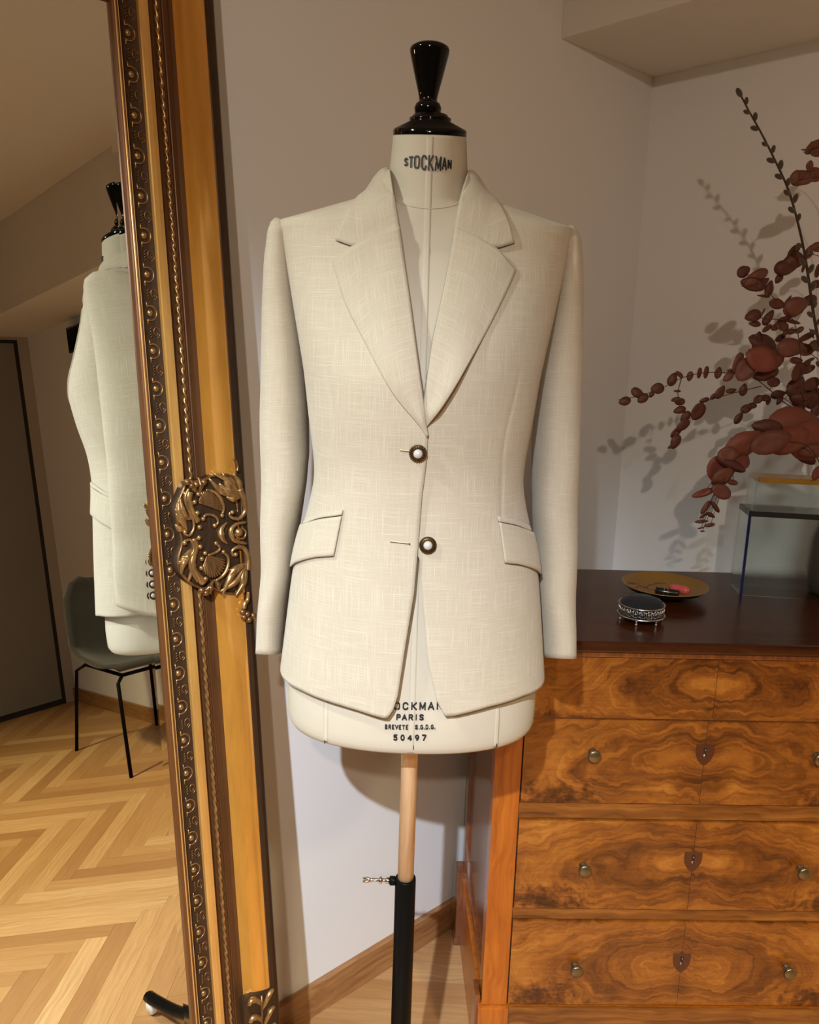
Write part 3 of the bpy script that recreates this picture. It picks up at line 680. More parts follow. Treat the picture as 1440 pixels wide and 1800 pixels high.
clR = [(fj(.0336, 1.6311, .0045), fj(.1069, 1.6151, .0050)), (fj(.0376, 1.6573, .004), fj(.1005, 1.6365, .0050)), ((.0435, -.038, 1.683), (.0910, -.041, 1.658)), ((.0492, -.020, 1.701), (.0850, -.022, 1.6715)),
    ((.0510, .004, 1.708), (.0840, .006, 1.6735)), ((.0475, .028, 1.712), (.0820, .040, 1.672)), ((.0300, .050, 1.716), (.0560, .076, 1.668))]
allc = cl + clR[::-1]; NS, NK = 120, 22
Fp = cr([c[0] for c in allc], NS); Op = cr([c[1] for c in allc], NS); Q = np.zeros((NS, NK + 2, 3))
for i in range(NS):
    s = i / (NS - 1); fpt, opt = Fp[i], Op[i]
    out = np.array([fpt[0], fpt[1] * 0.6, 0]); out /= np.linalg.norm(out) + 1e-9
    for j in range(NK):
        k = j / (NK - 1); p = fpt * (1 - k) + opt * k
        bul = math.sin(math.pi * k ** 0.55)
        e0 = min(1.0, min(s, 1 - s) / 0.16); p = p + (out * 0.004 + np.array([0, -0.0012 * (1 - e0), 0.004])) * bul * (0.25 + 0.75 * e0)
        # the notch: the collar's lower edge dips along the gorge seam at both ends
        e = max(0.0, 1 - min(s, 1 - s) / 0.085); dip = e * 0.0115 * max(0, 1 - abs(k - 0.74) / 0.74 if k < 0.74 else 1 - (k - 0.74) / 0.26)
        dip += max(0.0, 1 - min(s, 1 - s) / 0.03) * 0.007 * sstep(0.76, 0.55, k)          # tucked under the lapel
        p = p - np.array([0, 0, dip])
        if p[1] < -0.02 and p[2] < 1.668:
            p[1] = min(p[1], jsurf(p[0], p[2], p[0] < 0) - 0.0050)
        Q[i, j + 2] = p
    inn = np.array([fpt[0] * 0.955, fpt[1] * 0.955, fpt[2] - 0.004]); Q[i, 1] = inn
    Q[i, 0] = np.array([fpt[0] * 0.965, fpt[1] * 0.965 if fpt[1] > -.03 else fpt[1] + 0.006, fpt[2] - 0.020])
grid('collar', Q, 'linen', bl, uv=patch_uv(Q), thick=0.0026, offset=-1, flip=True)
def draped(name, top, bot, off, left, mat='linen', ns=30, nk=12, thick=0.0022):
    a, b = cr(top, ns), cr(bot, ns); Q = np.zeros((nk, ns, 3))
    for i in range(nk):
        for j in range(ns):
            k = i / (nk - 1); x, z = a[j] * (1 - k) + b[j] * k
            w = sl(z, (JW,), JZ)[0]; x = max(-w * 0.9985, min(w * 0.9985, x)); y = jsurf(x, z, left)
            nx = x / w; g = np.array([np.sign(x) * abs(nx) ** 3, -(1 - abs(nx) ** 3), 0]); g /= np.linalg.norm(g)
            Q[i, j] = np.array([x, y, z]) + g * (off + 0.0012 * k)
    return grid(name, Q, mat, bl, uv=patch_uv(Q), thick=thick, offset=-1, flip=not left)
draped('pocket_flap', [(-.0957, 1.2755), (-.125, 1.2655), (-.1519, 1.2490), (-.158, 1.240)], [(-.1043, 1.2245), (-.131, 1.2165), (-.156, 1.2010), (-.1695, 1.184)], 0.0040, True)
draped('pocket_welt', [(-.0945, 1.2835), (-.122, 1.2745), (-.1470, 1.2580)], [(-.0950, 1.2775), (-.125, 1.2670), (-.1500, 1.2505)], 0.0032, True, nk=4)
draped('pocket_flap', [(.1020, 1.2730), (.126, 1.2642), (.1499, 1.2495), (.157, 1.240)], [(.1109, 1.2215), (.134, 1.2145), (.156, 1.2010), (.1685, 1.186)], 0.0040, False)
draped('pocket_welt', [(.1000, 1.2805), (.125, 1.2720), (.1470, 1.2580)], [(.1010, 1.2745), (.126, 1.2655), (.1490, 1.2510)], 0.0032, False, nk=4)
# buttons: bronze beaded rim round a half pearl
def button(loc, rot, r, name='button'):
    k = r / 0.0108; n = 22
    parts = [lathe_data([(0.0, 0), (0.0100 * k, 0), (0.0106 * k, 0.0008 * k), (0.0100 * k, 0.0022 * k), (0.0062 * k, 0.0026 * k), (0.0, 0.0022 * k)], 28)]
    for q in range(n):
        a = 2 * math.pi * q / n; parts.append(ball_data((0.0094 * k * math.cos(a), 0.0094 * k * math.sin(a), 0.0022 * k), 0.00125 * k, 6, 4))
        if r > 0.009: parts.append(ball_data((0.0072 * k * math.cos(a + .14), 0.0072 * k * math.sin(a + .14), 0.0026 * k), 0.0009 * k, 6, 4))
    V, F = join(parts); o = make(name, V, F, 'bronze', bl, True, None, loc, rot)
    V, F = ball_data((0, 0, 0.0026 * k), 0.0056 * k, 24, 14); make('pearl', V, F, 'pearl', o)
    return o
def front_rot(x, z, left):
    e = 0.004; gx = (jsurf(x + e, z, left) - jsurf(x - e, z, left)) / (2 * e); gz = (jsurf(x, z + e, left) - jsurf(x, z - e, left)) / (2 * e)
    return Vector((gx, -1, gz)).normalized().to_track_quat('Z', 'Y').to_euler()
for x, z, lf in ((-.0029, 1.3625, True), (.0131, 1.2460, False)):
    button((x, jsurf(x, z, lf) - 0.0012, z), front_rot(x, z, lf), 0.0112)
for (xa, za), (xb, zb), eye in (((-.0245, 1.3650), (-.0120, 1.3638), 0), ((-.0340, 1.2497), (-.0098, 1.2480), 1)):
    pts = [(x, jsurf(x, z, True) - 0.0004, z) for x, z in lin([(xa, za), (xb, zb)], 8)]
    bh = tube('buttonhole', pts, 0.0010, 'thread', bl, 8); p2 = [(x, y - 0.0010, z) for x, y, z in pts]
    sl2 = tube_data(p2, 0.00045, 6); V, F = join([sl2] + ([ball_data(p2[-1], 0.0011, 8, 6)] if eye else [])); make('slit', V, F, 'slit', bh)
for sg, T_, xs in ((-1, SLV_L, -1), (1, SLV_R, 1)):
    for q in range(4):
        z = 1.084 + 0.0195 * q; A_ = np.array(T_); xo = np.interp(-z, -A_[:, 0], A_[:, 1]); yc = np.interp(-z, -A_[:, 0], A_[:, 3]); xo *= 1 + yc / 1.12; z = 1.5 + (z - 1.5) * (1 + yc / 1.12)
        button((xo - sg * 0.0006, yc + 0.012, z), (0, R(90) * sg, 0), 0.0078, 'cuff_button')
# ------------------------------------------------------------------ leaning gilt mirror
PHI, LEAN, MC = 0.78349575, 0.09509576, -1.02487575
n0 = Vector((math.cos(PHI), -math.sin(PHI), 0)); ma = Vector((math.sin(PHI), math.cos(PHI), 0)); zv = Vector((0, 0, 1))
mn = n0 * math.cos(LEAN) + zv * math.sin(LEAN); mu = zv * math.cos(LEAN) - n0 * math.sin(LEAN)
org = ma * 0.597 + mu * -0.0978 + mn * MC
org, ax_, ay_, az_ = rz @ org, rz @ ma, rz @ -mn, rz @ mu
mir = empty('leaning_mirror', (0, 0, 0), 0, 'tall leaning mirror in a wide carved antique gold frame', 'mirror')
mir.matrix_world = Matrix(((ax_.x, ay_.x, az_.x, org.x), (ax_.y, ay_.y, az_.y, org.y), (ax_.z, ay_.z, az_.z, org.z), (0, 0, 0, 1)))
S0, S1, T0, T1 = -0.80, 0.0, 0.150, 2.150           # glass opening
def ring_band(name, prof, mat):
    V, F = [], []; m = len(prof)
    for s, d in prof:
        V += [(S1 + s, -d, T0 - s), (S1 + s, -d, T1 + s), (S0 - s, -d, T1 + s), (S0 - s, -d, T0 - s)]
    for i in range(m - 1):
        for k in range(4):
            q = (k + 1) % 4; F.append((i * 4 + k, i * 4 + q, i * 4 + 4 + q, i * 4 + 4 + k))
    me = make(name, V, F, mat, mir, False); return me
ring_band('reeded_edge', [(-.0030, -.004), (-.0030, .0045), (-.0010, .0070), (.0008, .0080), (.0014, .0098), (.0024, .0104), (.0030, .0092), (.0044, .0100), (.0050, .0118), (.0060, .0122), (.0066, .0108), (.0075, .0105)], 'reed')
ring_band('gilt_ridge', [(.0011, .0090), (.0016, .0103), (.0023, .0107), (.0029, .0098)], 'goldbar')
ring_band('gilt_ridge', [(.0047, .0108), (.0052, .0122), (.0059, .0125), (.0064, .0114)], 'goldbar')
ring_band('dark_band', [(.0070, .0105), (.0075, .0125), (.0100, .0118), (.0150, .0125), (.0230, .0145), (.0290, .0165), (.0306, .0170)], 'dark')
ring_band('gilt_fillet', [(.0304, .0160), (.0306, .0230), (.0320, .0246), (.0380, .0262), (.0435, .0266), (.0448, .0250)], 'goldbar')
ring_band('umber_groove', [(.0448, .0252), (.0465, .0185), (.0500, .0160), (.0600, .0165), (.0672, .0185), (.0678, .0215), (.0690, .0222), (.0700, .0205), (.0770, .0212), (.0780, .0235), (.0832, .0250)], 'umber')
ring_band('gilt_ovolo', [(.0832, .0250), (.0850, .0290), (.0875, .0335), (.0910, .0378), (.0950, .0415), (.1000, .0447), (.1050, .0470), (.1100, .0486), (.1150, .0497), (.1195, .0500), (.1212, .0495)], 'gold').data.polygons.foreach_set('use_smooth', [True] * 40)
ring_band('outer_edge', [(.1210, .0490), (.1222, .0512), (.1300, .0508), (.1370, .0480), (.1410, .0440), (.1425, .0390), (.1425, -.0200), (.1100, -.0200)], 'dark')
# bevelled glass
bv, sl_ = 0.0145, -0.00020
V = [(S0 + bv, 0, T0 + bv), (S1 - bv, 0, T0 + bv), (S1 - bv, 0, T1 - bv), (S0 + bv, 0, T1 - bv), (S0 - .004, sl_, T0 - .004), (S1 + .004, sl_, T0 - .004), (S1 + .004, sl_, T1 + .004), (S0 - .004, sl_, T1 + .004)]
gl = make('mirror_glass', V + [(x, 0.004, z) for x, y, z in V[4:]], [(0, 1, 2, 3), (0, 4, 5, 1), (1, 5, 6, 2), (2, 6, 7, 3), (3, 7, 4, 0), (11, 10, 9, 8), (4, 8, 9, 5), (5, 9, 10, 6), (6, 10, 11, 7), (7, 11, 8, 4)], 'mirror', mir, False)
V, F = [], []
bb = box('backing_board', S0 - .09, S1 + .09, 0.006, 0.014, T0 - .09, T1 + .09, 'w_dark', mir, 0)
# egg-and-scroll enrichment on the right-hand stile
egg_me = ball_data((0, 0, 0), 0.0045, 12, 8, (1, 0.75, 1.1))
sur = [(-0.0015 + 0.0098 * math.cos(R(a)), -0.0006, 0.0105 * math.sin(R(a))) for a in np.linspace(-118, 118, 18)]
sur = [(-0.0062, 0.0, -0.0165), (-0.0058, 0.0, -0.0125)] + sur + [(-0.0058, 0.0, 0.0125), (-0.0062, 0.0, 0.0165)]
sur_me = tube_data(sur, [0.0007] + [0.0011] * (len(sur) - 2) + [0.0007], 6)
scp = [((0.0018 + 0.0044 * (1 - i / 30)) * math.cos(R(-80 + i * 17)), -0.0004, (0.0025 + 0.0058 * (1 - i / 34)) * math.sin(R(-80 + i * 17))) for i in range(26)]
tick = [tube_data([(-0.0105, 0, q), (-0.0072, -0.0006, q + 0.0035)], [0.0005, 0.0009], 5) for q in (-0.0085, -0.0045, -0.0005, 0.0035)]
scr_me = join([tube_data(scp, np.linspace(0.0012, 0.0008, len(scp)), 6)] + tick)
def shared(name, data, mat):
    me = bpy.data.meshes.new(name); me.from_pydata([tuple(map(float, v)) for v in data[0]], [], data[1]); me.update()
    me.polygons.foreach_set('use_smooth', [True] * len(me.polygons)); me.materials.append(MAT[mat]); return me
eggM, surM, scrM = shared('egg', egg_me, 'rub'), shared('egg_surround', sur_me, 'rub'), shared('band_scroll', scr_me, 'carve')
def inst(name, me, loc, parent, rot=None, scale=None):
    o = bpy.data.objects.new(name, me); link(o, parent); o.location = loc
    if rot is not None: o.rotation_euler = rot
    if scale is not None: o.scale = scale
    return o
t = 1.7772 - 0.0549 * 24
while t < 2.19:
    inst('egg', eggM, (0.0165, -0.0138, t), mir); inst('egg_surround', surM, (0.0180, -0.0142, t), mir); inst('band_scroll', scrM, (0.0235, -0.0150, t + 0.0275), mir)
    t += 0.0549
def rope(ta, tb):
    n = int((tb - ta) / 0.0150 * 10); zz = np.linspace(ta, tb, n); V, F = [], []
    for z in zz:
        ph = 2 * math.pi * (z - ta) / 0.0300
        for k in range(8):
            a = 2 * math.pi * k / 8; rr = 0.0018 + 0.0022 * abs(math.cos(a - ph)) ** 1.3
            V.append((0.0600 + rr * math.cos(a), -0.0190 - rr * math.sin(a), z))
    for i in range(n - 1):
        for k in range(8):
            q = (k + 1) % 8; F.append((i * 8 + k, i * 8 + q, i * 8 + 8 + q, i * 8 + 8 + k))
    return make('twisted_rope', V, F, 'rub', mir)
rope(0.12, 1.305); rope(1.474, 2.20)
# carved cartouche half way up the stile, and the sprig that begins the lower corner ornament
ORN={
 'plate':[(0.035,1.477),(0.073,1.48),(0.081,1.484),(0.116,1.482),(0.13,1.453),(0.132,1.428),(0.129,1.375),(0.132,1.339),(0.127,1.295),(0.109,1.281),(0.081,1.291),(0.066,1.301),(0.047,1.302),(0.024,1.32),(0.012,1.337),(0.01,1.356),(0.02,1.383),(0.016,1.409),(0.013,1.436),(0.022,1.455)],
 'RUtips':[(0.073,1.475),(0.081,1.482),(0.096,1.482),(0.114,1.479),(0.089,1.466),(0.088,1.458),(0.099,1.444)],
 'RUbase':[(0.123,1.44)],
 'RUscroll':[(0.122,1.454),(0.128,1.436),(0.129,1.418),(0.118,1.408),(0.106,1.41),(0.101,1.416),(0.104,1.42)],
 'RUball':[(0.106,1.419)],
 'tip':[(0.114,1.501),(0.119,1.498),(0.121,1.489),(0.12,1.482)],
 'Cball':[(0.115,1.386)],
 'Cring':[(0.129,1.4),(0.114,1.4),(0.103,1.393),(0.102,1.385),(0.106,1.375),(0.116,1.37),(0.128,1.366)],
 'Ccres':[(0.098,1.404),(0.089,1.397),(0.086,1.389),(0.089,1.378),(0.096,1.37)],
 'Cin':[(0.121,1.393),(0.128,1.385),(0.124,1.376),(0.114,1.377),(0.108,1.384)],
 'RLtips':[(0.096,1.329),(0.09,1.314),(0.078,1.297),(0.081,1.29),(0.103,1.285),(0.119,1.288)],
 'RLbase':[(0.126,1.335)],
 'RLscroll':[(0.127,1.324),(0.129,1.343),(0.123,1.359),(0.111,1.363),(0.102,1.359),(0.102,1.352),(0.107,1.35)],
 'RLball':[(0.107,1.352)],
 'tail':[(0.126,1.288),(0.124,1.276),(0.118,1.27),(0.116,1.263)],
 'flower':[(0.121,1.253),(0.113,1.258),(0.115,1.249),(0.124,1.243),(0.132,1.248)],
 'SUh':[(0.053,1.44)],
 'SUr':[(0.06,1.456),(0.067,1.457),(0.075,1.455),(0.081,1.45),(0.086,1.444),(0.09,1.437),(0.092,1.43),(0.093,1.423)],
 'SUrim':[(0.066,1.458),(0.075,1.456),(0.084,1.45),(0.091,1.438),(0.093,1.426),(0.09,1.417)],
 'SUball':[(0.089,1.416)],
 'SLh':[(0.061,1.358)],
 'SLr':[(0.05,1.336),(0.055,1.329),(0.062,1.323),(0.07,1.321),(0.078,1.323),(0.084,1.328),(0.089,1.336),(0.09,1.345)],
 'SLrim':[(0.087,1.359),(0.094,1.351),(0.095,1.342),(0.091,1.33),(0.083,1.321),(0.072,1.316)],
 'SLball':[(0.087,1.359)],
 'M1':[(0.057,1.414),(0.062,1.42),(0.072,1.419),(0.08,1.414),(0.082,1.406),(0.077,1.401)],
 'M1b':[(0.057,1.415),(0.076,1.402)],
 'M2':[(0.076,1.374),(0.081,1.369),(0.081,1.363),(0.071,1.359),(0.061,1.358)],
 'M2b':[(0.076,1.374),(0.056,1.362)],
 'beads':[(0.052,1.453),(0.045,1.442),(0.048,1.425),(0.05,1.403),(0.048,1.387),(0.049,1.373),(0.05,1.354),(0.048,1.34),(0.054,1.322)],
 'LB1':[(0.039,1.458),(0.036,1.446),(0.039,1.433),(0.044,1.422),(0.049,1.411)],
 'LB2':[(0.04,1.387),(0.042,1.373),(0.037,1.359),(0.034,1.345),(0.04,1.331),(0.052,1.316)],
 'LO1':[(0.037,1.463),(0.03,1.451),(0.033,1.432),(0.04,1.417),(0.04,1.402),(0.032,1.393),(0.024,1.397)],
 'LOb':[(0.025,1.399),(0.023,1.383)],
 'LO2':[(0.023,1.385),(0.033,1.386),(0.038,1.375),(0.036,1.366),(0.029,1.357),(0.031,1.339),(0.041,1.32)],
 'LUt':[(0.022,1.45),(0.029,1.459),(0.013,1.436),(0.016,1.426)],
 'LUb':[(0.037,1.416)],
 'LLt':[(0.012,1.355),(0.014,1.339),(0.018,1.362)],
 'LLb':[(0.035,1.364)],
 'top':[(0.036,1.473),(0.043,1.467),(0.051,1.468),(0.064,1.47)],
 'bot':[(0.047,1.305),(0.054,1.3),(0.063,1.306)],
}
DP = 0.0500
def o3(p, d=DP): return (p[0], -(d + 0.0008 + 0.0050 * max(0.0, min(1.0, (p[0] - 0.075) / 0.035))), p[1])
cart = ORN['plate']; cc = np.mean(np.array(cart), axis=0); out_ = cr(list(cart) + [cart[0]], 61)[:-1]
V, F = [], []; NR = 9
for i in range(NR):
    f = i / (NR - 1)
    for p in out_:
        q = cc + (np.array(p) - cc) * ((1.0 - 0.92 * (1 - math.cos(f * math.pi / 2)) if i else 1.02) * 0.93)
        V.append((q[0], -((0.026 if i == 0 else 0.0420 + 0.0055 * math.sin(f * math.pi / 2)) + 0.0050 * max(0.0, min(1.0, (q[0] - 0.075) / 0.035)) + (0.0009 * math.sin(q[0] * 900) * math.sin(q[1] * 760) if i > 1 else 0)), q[1]))
for i in range(NR - 1):
    for k in range(60):
        q = (k + 1) % 60; F.append((i * 60 + k, i * 60 + q, i * 60 + 60 + q, i * 60 + 60 + k))
F.append(tuple((NR - 1) * 60 + k for k in range(60))); F.append(tuple(range(60))[::-1])
plate_ = make('cartouche', V, F, 'dark', mir)
def orn_tube(name, pts, r0, r1, mat, d=DP, n=None, mid=None):
    P = cr([o3(p, d) for p in pts], n or 6 * len(pts)) if len(pts) > 2 else lin([o3(p, d) for p in pts], 8)
    k = np.linspace(0, 1, len(P)); rr = r0 + (r1 - r0) * k
    if mid: rr = np.interp(k, [0, 0.55, 1], [r0, mid, r1])
    rr = rr * 1.32
    return tube(name, P, rr, mat, plate_, 8)
def leaf_fan(base, tips, mat, d=DP, w=0.0044):
    for q, tp in enumerate(tips):
        b = np.array(base); e = np.array(tp); m_ = (b + e) / 2 + np.array([e[1] - b[1], b[0] - e[0]]) * 0.12 * (1 if q % 2 else -1)
        orn_tube('acanthus_leaf', [tuple(b), tuple(m_), tuple(e)], 0.0012, 0.0012, mat, d, 14, w)
def orn_ball(p, r, mat='rub', d=DP):
    V, F = ball_data(o3(p, d), r * 1.25, 14, 8); return make('bead', V, F, mat, plate_)
rimp = [cc + (np.array(q_) - cc) * 0.93 for q_ in out_]; rimp.append(rimp[0])
tube('cartouche_rim', [(q_[0], -(0.0445 + 0.0050 * max(0.0, min(1.0, (q_[0] - 0.075) / 0.035))), q_[1]) for q_ in rimp], 0.0021, 'carve', plate_, 8)
leaf_fan((0.030, 1.400), [(0.012, 1.412), (0.014, 1.428), (0.020, 1.445)], 'rub', 0.0475, 0.0040); leaf_fan((0.034, 1.372), [(0.012, 1.352), (0.016, 1.336), (0.026, 1.322)], 'rub', 0.0475, 0.0042)
leaf_fan((0.070, 1.318), [(0.050, 1.302), (0.062, 1.296), (0.078, 1.298)], 'carve', 0.0475, 0.0040); leaf_fan((0.056, 1.452), [(0.044, 1.474), (0.056, 1.478), (0.068, 1.474)], 'carve', 0.0475, 0.0040)
for t_, b_ in (('RUtips', 'RUbase'), ('RLtips', 'RLbase')): leaf_fan(ORN[b_][0], ORN[t_], 'rub', 0.049)
leaf_fan(ORN['LUb'][0], ORN['LUt'], 'rub', 0.049, 0.0038); leaf_fan(ORN['LLb'][0], ORN['LLt'], 'rub', 0.049, 0.0042)
for k_ in ('RUscroll', 'RLscroll'): orn_tube('scroll', ORN[k_], 0.0042, 0.0014, 'rub', 0.051)
orn_tube('scroll', ORN['Cring'], 0.0014, 0.0014, 'rub', 0.0505, None, 0.0034); orn_tube('crescent', ORN['Ccres'], 0.0008, 0.0008, 'rub', 0.049, None, 0.0046); orn_tube('scroll', ORN['Cin'], 0.0012, 0.0012, 'rub', 0.051)
orn_tube('leaf_tip', ORN['tip'], 0.0012, 0.0022, 'carve', 0.051); orn_tube('leaf_tail', ORN['tail'], 0.0022, 0.0030, 'rub', 0.050)
for p in ORN['flower']: orn_ball(p, 0.0042, 'carve', 0.050)
for h_, r_, rim in (('SUh', 'SUr', 'SUrim'), ('SLh', 'SLr', 'SLrim')):
    for p in lin(ORN[r_], 14): orn_tube('shell_rib', [ORN[h_][0], tuple(p)], 0.0006, 0.0017, 'carve', 0.0488)
    orn_tube('shell_rim', ORN[rim], 0.0014, 0.0014, 'rub', 0.0500, None, 0.0024)
for k_ in ('M1', 'M2'): orn_tube('scroll', ORN[k_], 0.0018, 0.0014, 'rub', 0.0505)
orn_tube('strap_band', ORN['LB1'], 0.0050, 0.0042, 'rub', 0.0470); orn_tube('strap_band', ORN['LB2'], 0.0045, 0.0050, 'rub', 0.0470)
for k_ in ('LO1', 'LO2'): orn_tube('scroll', ORN[k_], 0.0016, 0.0016, 'rub', 0.0505)
for p in ORN['Cball']: orn_ball(p, 0.0058, 'rub', 0.0500)
for k_ in ('RUball', 'RLball', 'SUball', 'SLball', 'M1b', 'M2b', 'LOb'):
    for p in ORN[k_]: orn_ball(p, 0.0029, 'rub', 0.0510)
for p in ORN['beads']: orn_ball(p, 0.0031, 'rub', 0.0505)
for p in ORN['top'] + ORN['bot']: orn_ball(p, 0.0042, 'carve', 0.0485)
sprig = box('corner_ornament', 0.070, 0.132, -0.0515, -0.030, 0.165, 0.596, 'dark', mir, 0.006)
def sp_tube(name, pts, r0, r1, mid, mat):
    P = cr([(p[0] - 0.101, -0.0530 + 0.04075, p[1] - 0.3805) for p in pts], 14); k = np.linspace(0, 1, 14)
    return tube(name, P, np.interp(k, [0, .35, .7, 1], [r0, mid * 0.8, mid, r1]), mat, sprig, 8)
for q in range(13):
    z = 0.590 - 0.032 * q
    sp_tube('acanthus_leaf', [(0.100, z - 0.026), (0.108, z - 0.016), (0.118, z - 0.004), (0.126, z)], 0.0012, 0.0030, 0.0052, 'rub')
    sp_tube('acanthus_leaf', [(0.100, z - 0.016), (0.092, z - 0.002), (0.082, z + 0.004), (0.076, z - 0.002)], 0.0012, 0.0034, 0.0056, 'rub')
sp_tube('leaf_midrib', [(0.102, 0.592), (0.096, 0.48), (0.103, 0.36), (0.098, 0.20)], 0.0024, 0.0030, 0.0030, 'carve')
# ------------------------------------------------------------------ chest of drawers, set across the corner
BETA = R(1.688)
DR0 = W(0.613 * math.cos(BETA) - 1.43 * math.sin(BETA), 0.613 * math.sin(BETA) + 1.43 * math.cos(BETA))
dr = empty('chest_of_drawers', DR0, AZ + BETA, 'polished walnut chest of drawers with figured veneer and small brass knobs', 'chest')
HW = 0.396
box('carcass', -HW + 0.008, HW - 0.008, 0.020, 0.440, 0.186, 0.944, 'w_side', dr, 0.001)
box('gap_shade_sheet', -HW + 0.010, HW - 0.010, 0.008, 0.0205, 0.186, 0.944, 'w_dark', dr, 0)  # dark sheet: shade of the drawer gaps put into its colour
for s in (-1, 1):
    box('corner_post', *(sorted((s * HW, s * 0.3455))), 0.0, 0.040, 0.1895, 0.8195, 'w_post', dr, 0.0012)
    box('rear_post', *(sorted((s * HW, s * (HW - 0.03)))), 0.405, 0.446, 0.1895, 0.944, 'w_side', dr, 0.0012)
    box('side_rail', *(sorted((s * (HW - 0.002), s * (HW - 0.03)))), 0.040, 0.405, 0.190, 0.232, 'w_side', dr, 0.0012)
    box('front_foot', *(sorted((s * 0.4035, s * 0.3420))), -0.0095, 0.052, 0.0, 0.1885, 'w_post', dr, 0.002)
    box('front_foot_block', *(sorted((s * 0.4085, s * 0.398))), 0.004, 0.050, 0.0, 0.206, 'w_side', dr, 0.002)
    box('rear_foot', *(sorted((s * 0.4120, s * 0.380))), 0.400, 0.448, 0.0, 0.204, 'w_side', dr, 0.002)
    box('rear_foot_pad', *(sorted((s * 0.4160, s * 0.380))), 0.396, 0.450, 0.0, 0.022, 'w_side', dr, 0.002)
box('plinth', -0.399, 0.399, -0.004, 0.444, 0.001, 0.1860, 'w_post', dr, 0.001)
box('plinth_front', -0.3415, 0.3415, -0.0075, 0.0, 0.004, 0.1880, 'w_rail', dr, 0.001)
box('drawer_rail', -0.3445, 0.3445, 0.0035, 0.026, 0.3845, 0.4080, 'w_rail', dr, 0.002)
box('drawer_rail', -0.3445, 0.3445, 0.0035, 0.026, 0.6045, 0.6375, 'w_rail', dr, 0.002)
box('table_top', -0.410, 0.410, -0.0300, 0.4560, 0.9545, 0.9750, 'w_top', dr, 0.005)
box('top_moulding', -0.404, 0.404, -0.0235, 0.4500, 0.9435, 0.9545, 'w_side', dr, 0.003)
MAT['v1'] = veneer('veneer_upper', 0.7, (0, 0.004), 0.17, 0.050); MAT['v2'] = veneer('veneer_second', 2.3, (0, 0.006), 0.24, 0.060)
MAT['v3'] = veneer('veneer_third', 3.9, (0, 0.010), 0.24, 0.066); MAT['v4'] = veneer('veneer_lower', 5.1, (0, 0.006), 0.23, 0.066)
def drawer(x, y0, z0, z1, mat, knobs):
    d = box('drawer', -x, x, y0, 0.022, z0, z1, mat, dr, 0.0016); cz = (z0 + z1) / 2; cy = (y0 + 0.022) / 2
    fy = y0 - cy
    box('joint_line', -0.00035, 0.00035, fy - 0.0002, fy + 0.002, -(z1 - z0) / 2 + 0.002, (z1 - z0) / 2 - 0.002, 'w_dark', d, 0, False)
    if knobs:
        zk, zh = knobs
        for kx in (-0.2135, 0.2135):
            kb = lathe('knob', [(0.0, 0.0), (0.0078, 0.0), (0.0078, 0.0018), (0.0050, 0.0035), (0.0042, 0.0090), (0.0056, 0.0125), (0.0112, 0.0150), (0.0126, 0.0172), (0.0124, 0.0200), (0.0104, 0.0216), (0.0, 0.0222)], 'brass', d, 32, (kx, fy, zk - cz), (R(90), 0, 0))
        sh = [(0, 0.0205), (0.005, 0.0155), (0.0105, 0.0135), (0.0172, 0.0135), (0.0178, 0.004), (0.0165, -0.008), (0.0120, -0.018), (0.006, -0.0245), (0, -0.0290)]
        poly = sh + [(-x_, z_) for x_, z_ in sh[-2:0:-1]]
        V, F = prism_data(poly, -0.0009, 0.0006); V = [(a, fy + c, b) for a, b, c in V]; F = [f[::-1] for f in F]
        es = make('escutcheon', V, F, 'shield', d, False, None, (0, 0, zh - cz))
        key = [(0.0026 * math.cos(R(a)), 0.003 + 0.0030 * math.sin(R(a))) for a in np.linspace(-60, 240, 14)] + [(-0.0022, -0.007), (0.0022, -0.007)]
        V, F = prism_data(key, -0.0013, 0.0); make('keyhole', [(a * 1.5, fy + c, b * 1.5) for a, b, c in V], [f[::-1] for f in F], 'w_dark', es, False)
        V, F = join([ball_data((0.0004, fy - 0.0012, 0.004), 0.0016, 10, 6), ball_data((-0.0010, fy - 0.0012, -0.0075), 0.0024, 10, 6, (1, .6, 1.2))]); make('key_pin', V, F, 'steel', es)
    return d
drawer(0.3965, -0.0170, 0.8225, 0.9425, 'v1', None)
drawer(0.3430, 0.0, 0.6400, 0.8185, 'v2', (0.7460, 0.7500))
drawer(0.3430, 0.0, 0.4105, 0.6020, 'v3', (0.5065, 0.5240))
drawer(0.3430, 0.0, 0.1910, 0.3820, 'v4', (0.2830, 0.2970))

# ------------------------------------------------------------------ things on the chest (D() = chest frame -> room)
def D(u, v, z=0.975):
    c, s = math.cos(AZ + BETA), math.sin(AZ + BETA); return Vector((DR0.x + c * u - s * v, DR0.y + s * u + c * v, z))
DROT = AZ + BETA
ZT = 0.9752
# gilt dish painted with a blossom branch
dish = empty('gilt_dish', D(-0.016, 0.258, ZT), DROT, 'shallow gold dish painted with a dark blossom branch beside the pincushion', 'dish')
prof_in = [(0.0, 0.0055), (0.030, 0.0060), (0.055, 0.0100), (0.075, 0.0175), (0.0885, 0.0265)]
V, F = lathe_data(prof_in + [(0.0898, 0.0268), (0.0900, 0.0258)], 64, False)
make('bowl', V, F, 'stripeg', dish)
MAT['dishgold'] = plain('dish_gold', (0.30, 0.165, 0.035), 0.32, 0.35); dish.children[0].data.materials[0] = MAT['dishgold']
lathe('underside', [(0.0, 0.0), (0.030, 0.0), (0.034, 0.003), (0.058, 0.0085), (0.078, 0.0160), (0.0895, 0.0256)], 'lacq', dish, 64, caps=False)
def bowl_z(x, y): return np.interp(math.hypot(x, y), [p[0] for p in prof_in], [p[1] for p in prof_in]) + 0.0006
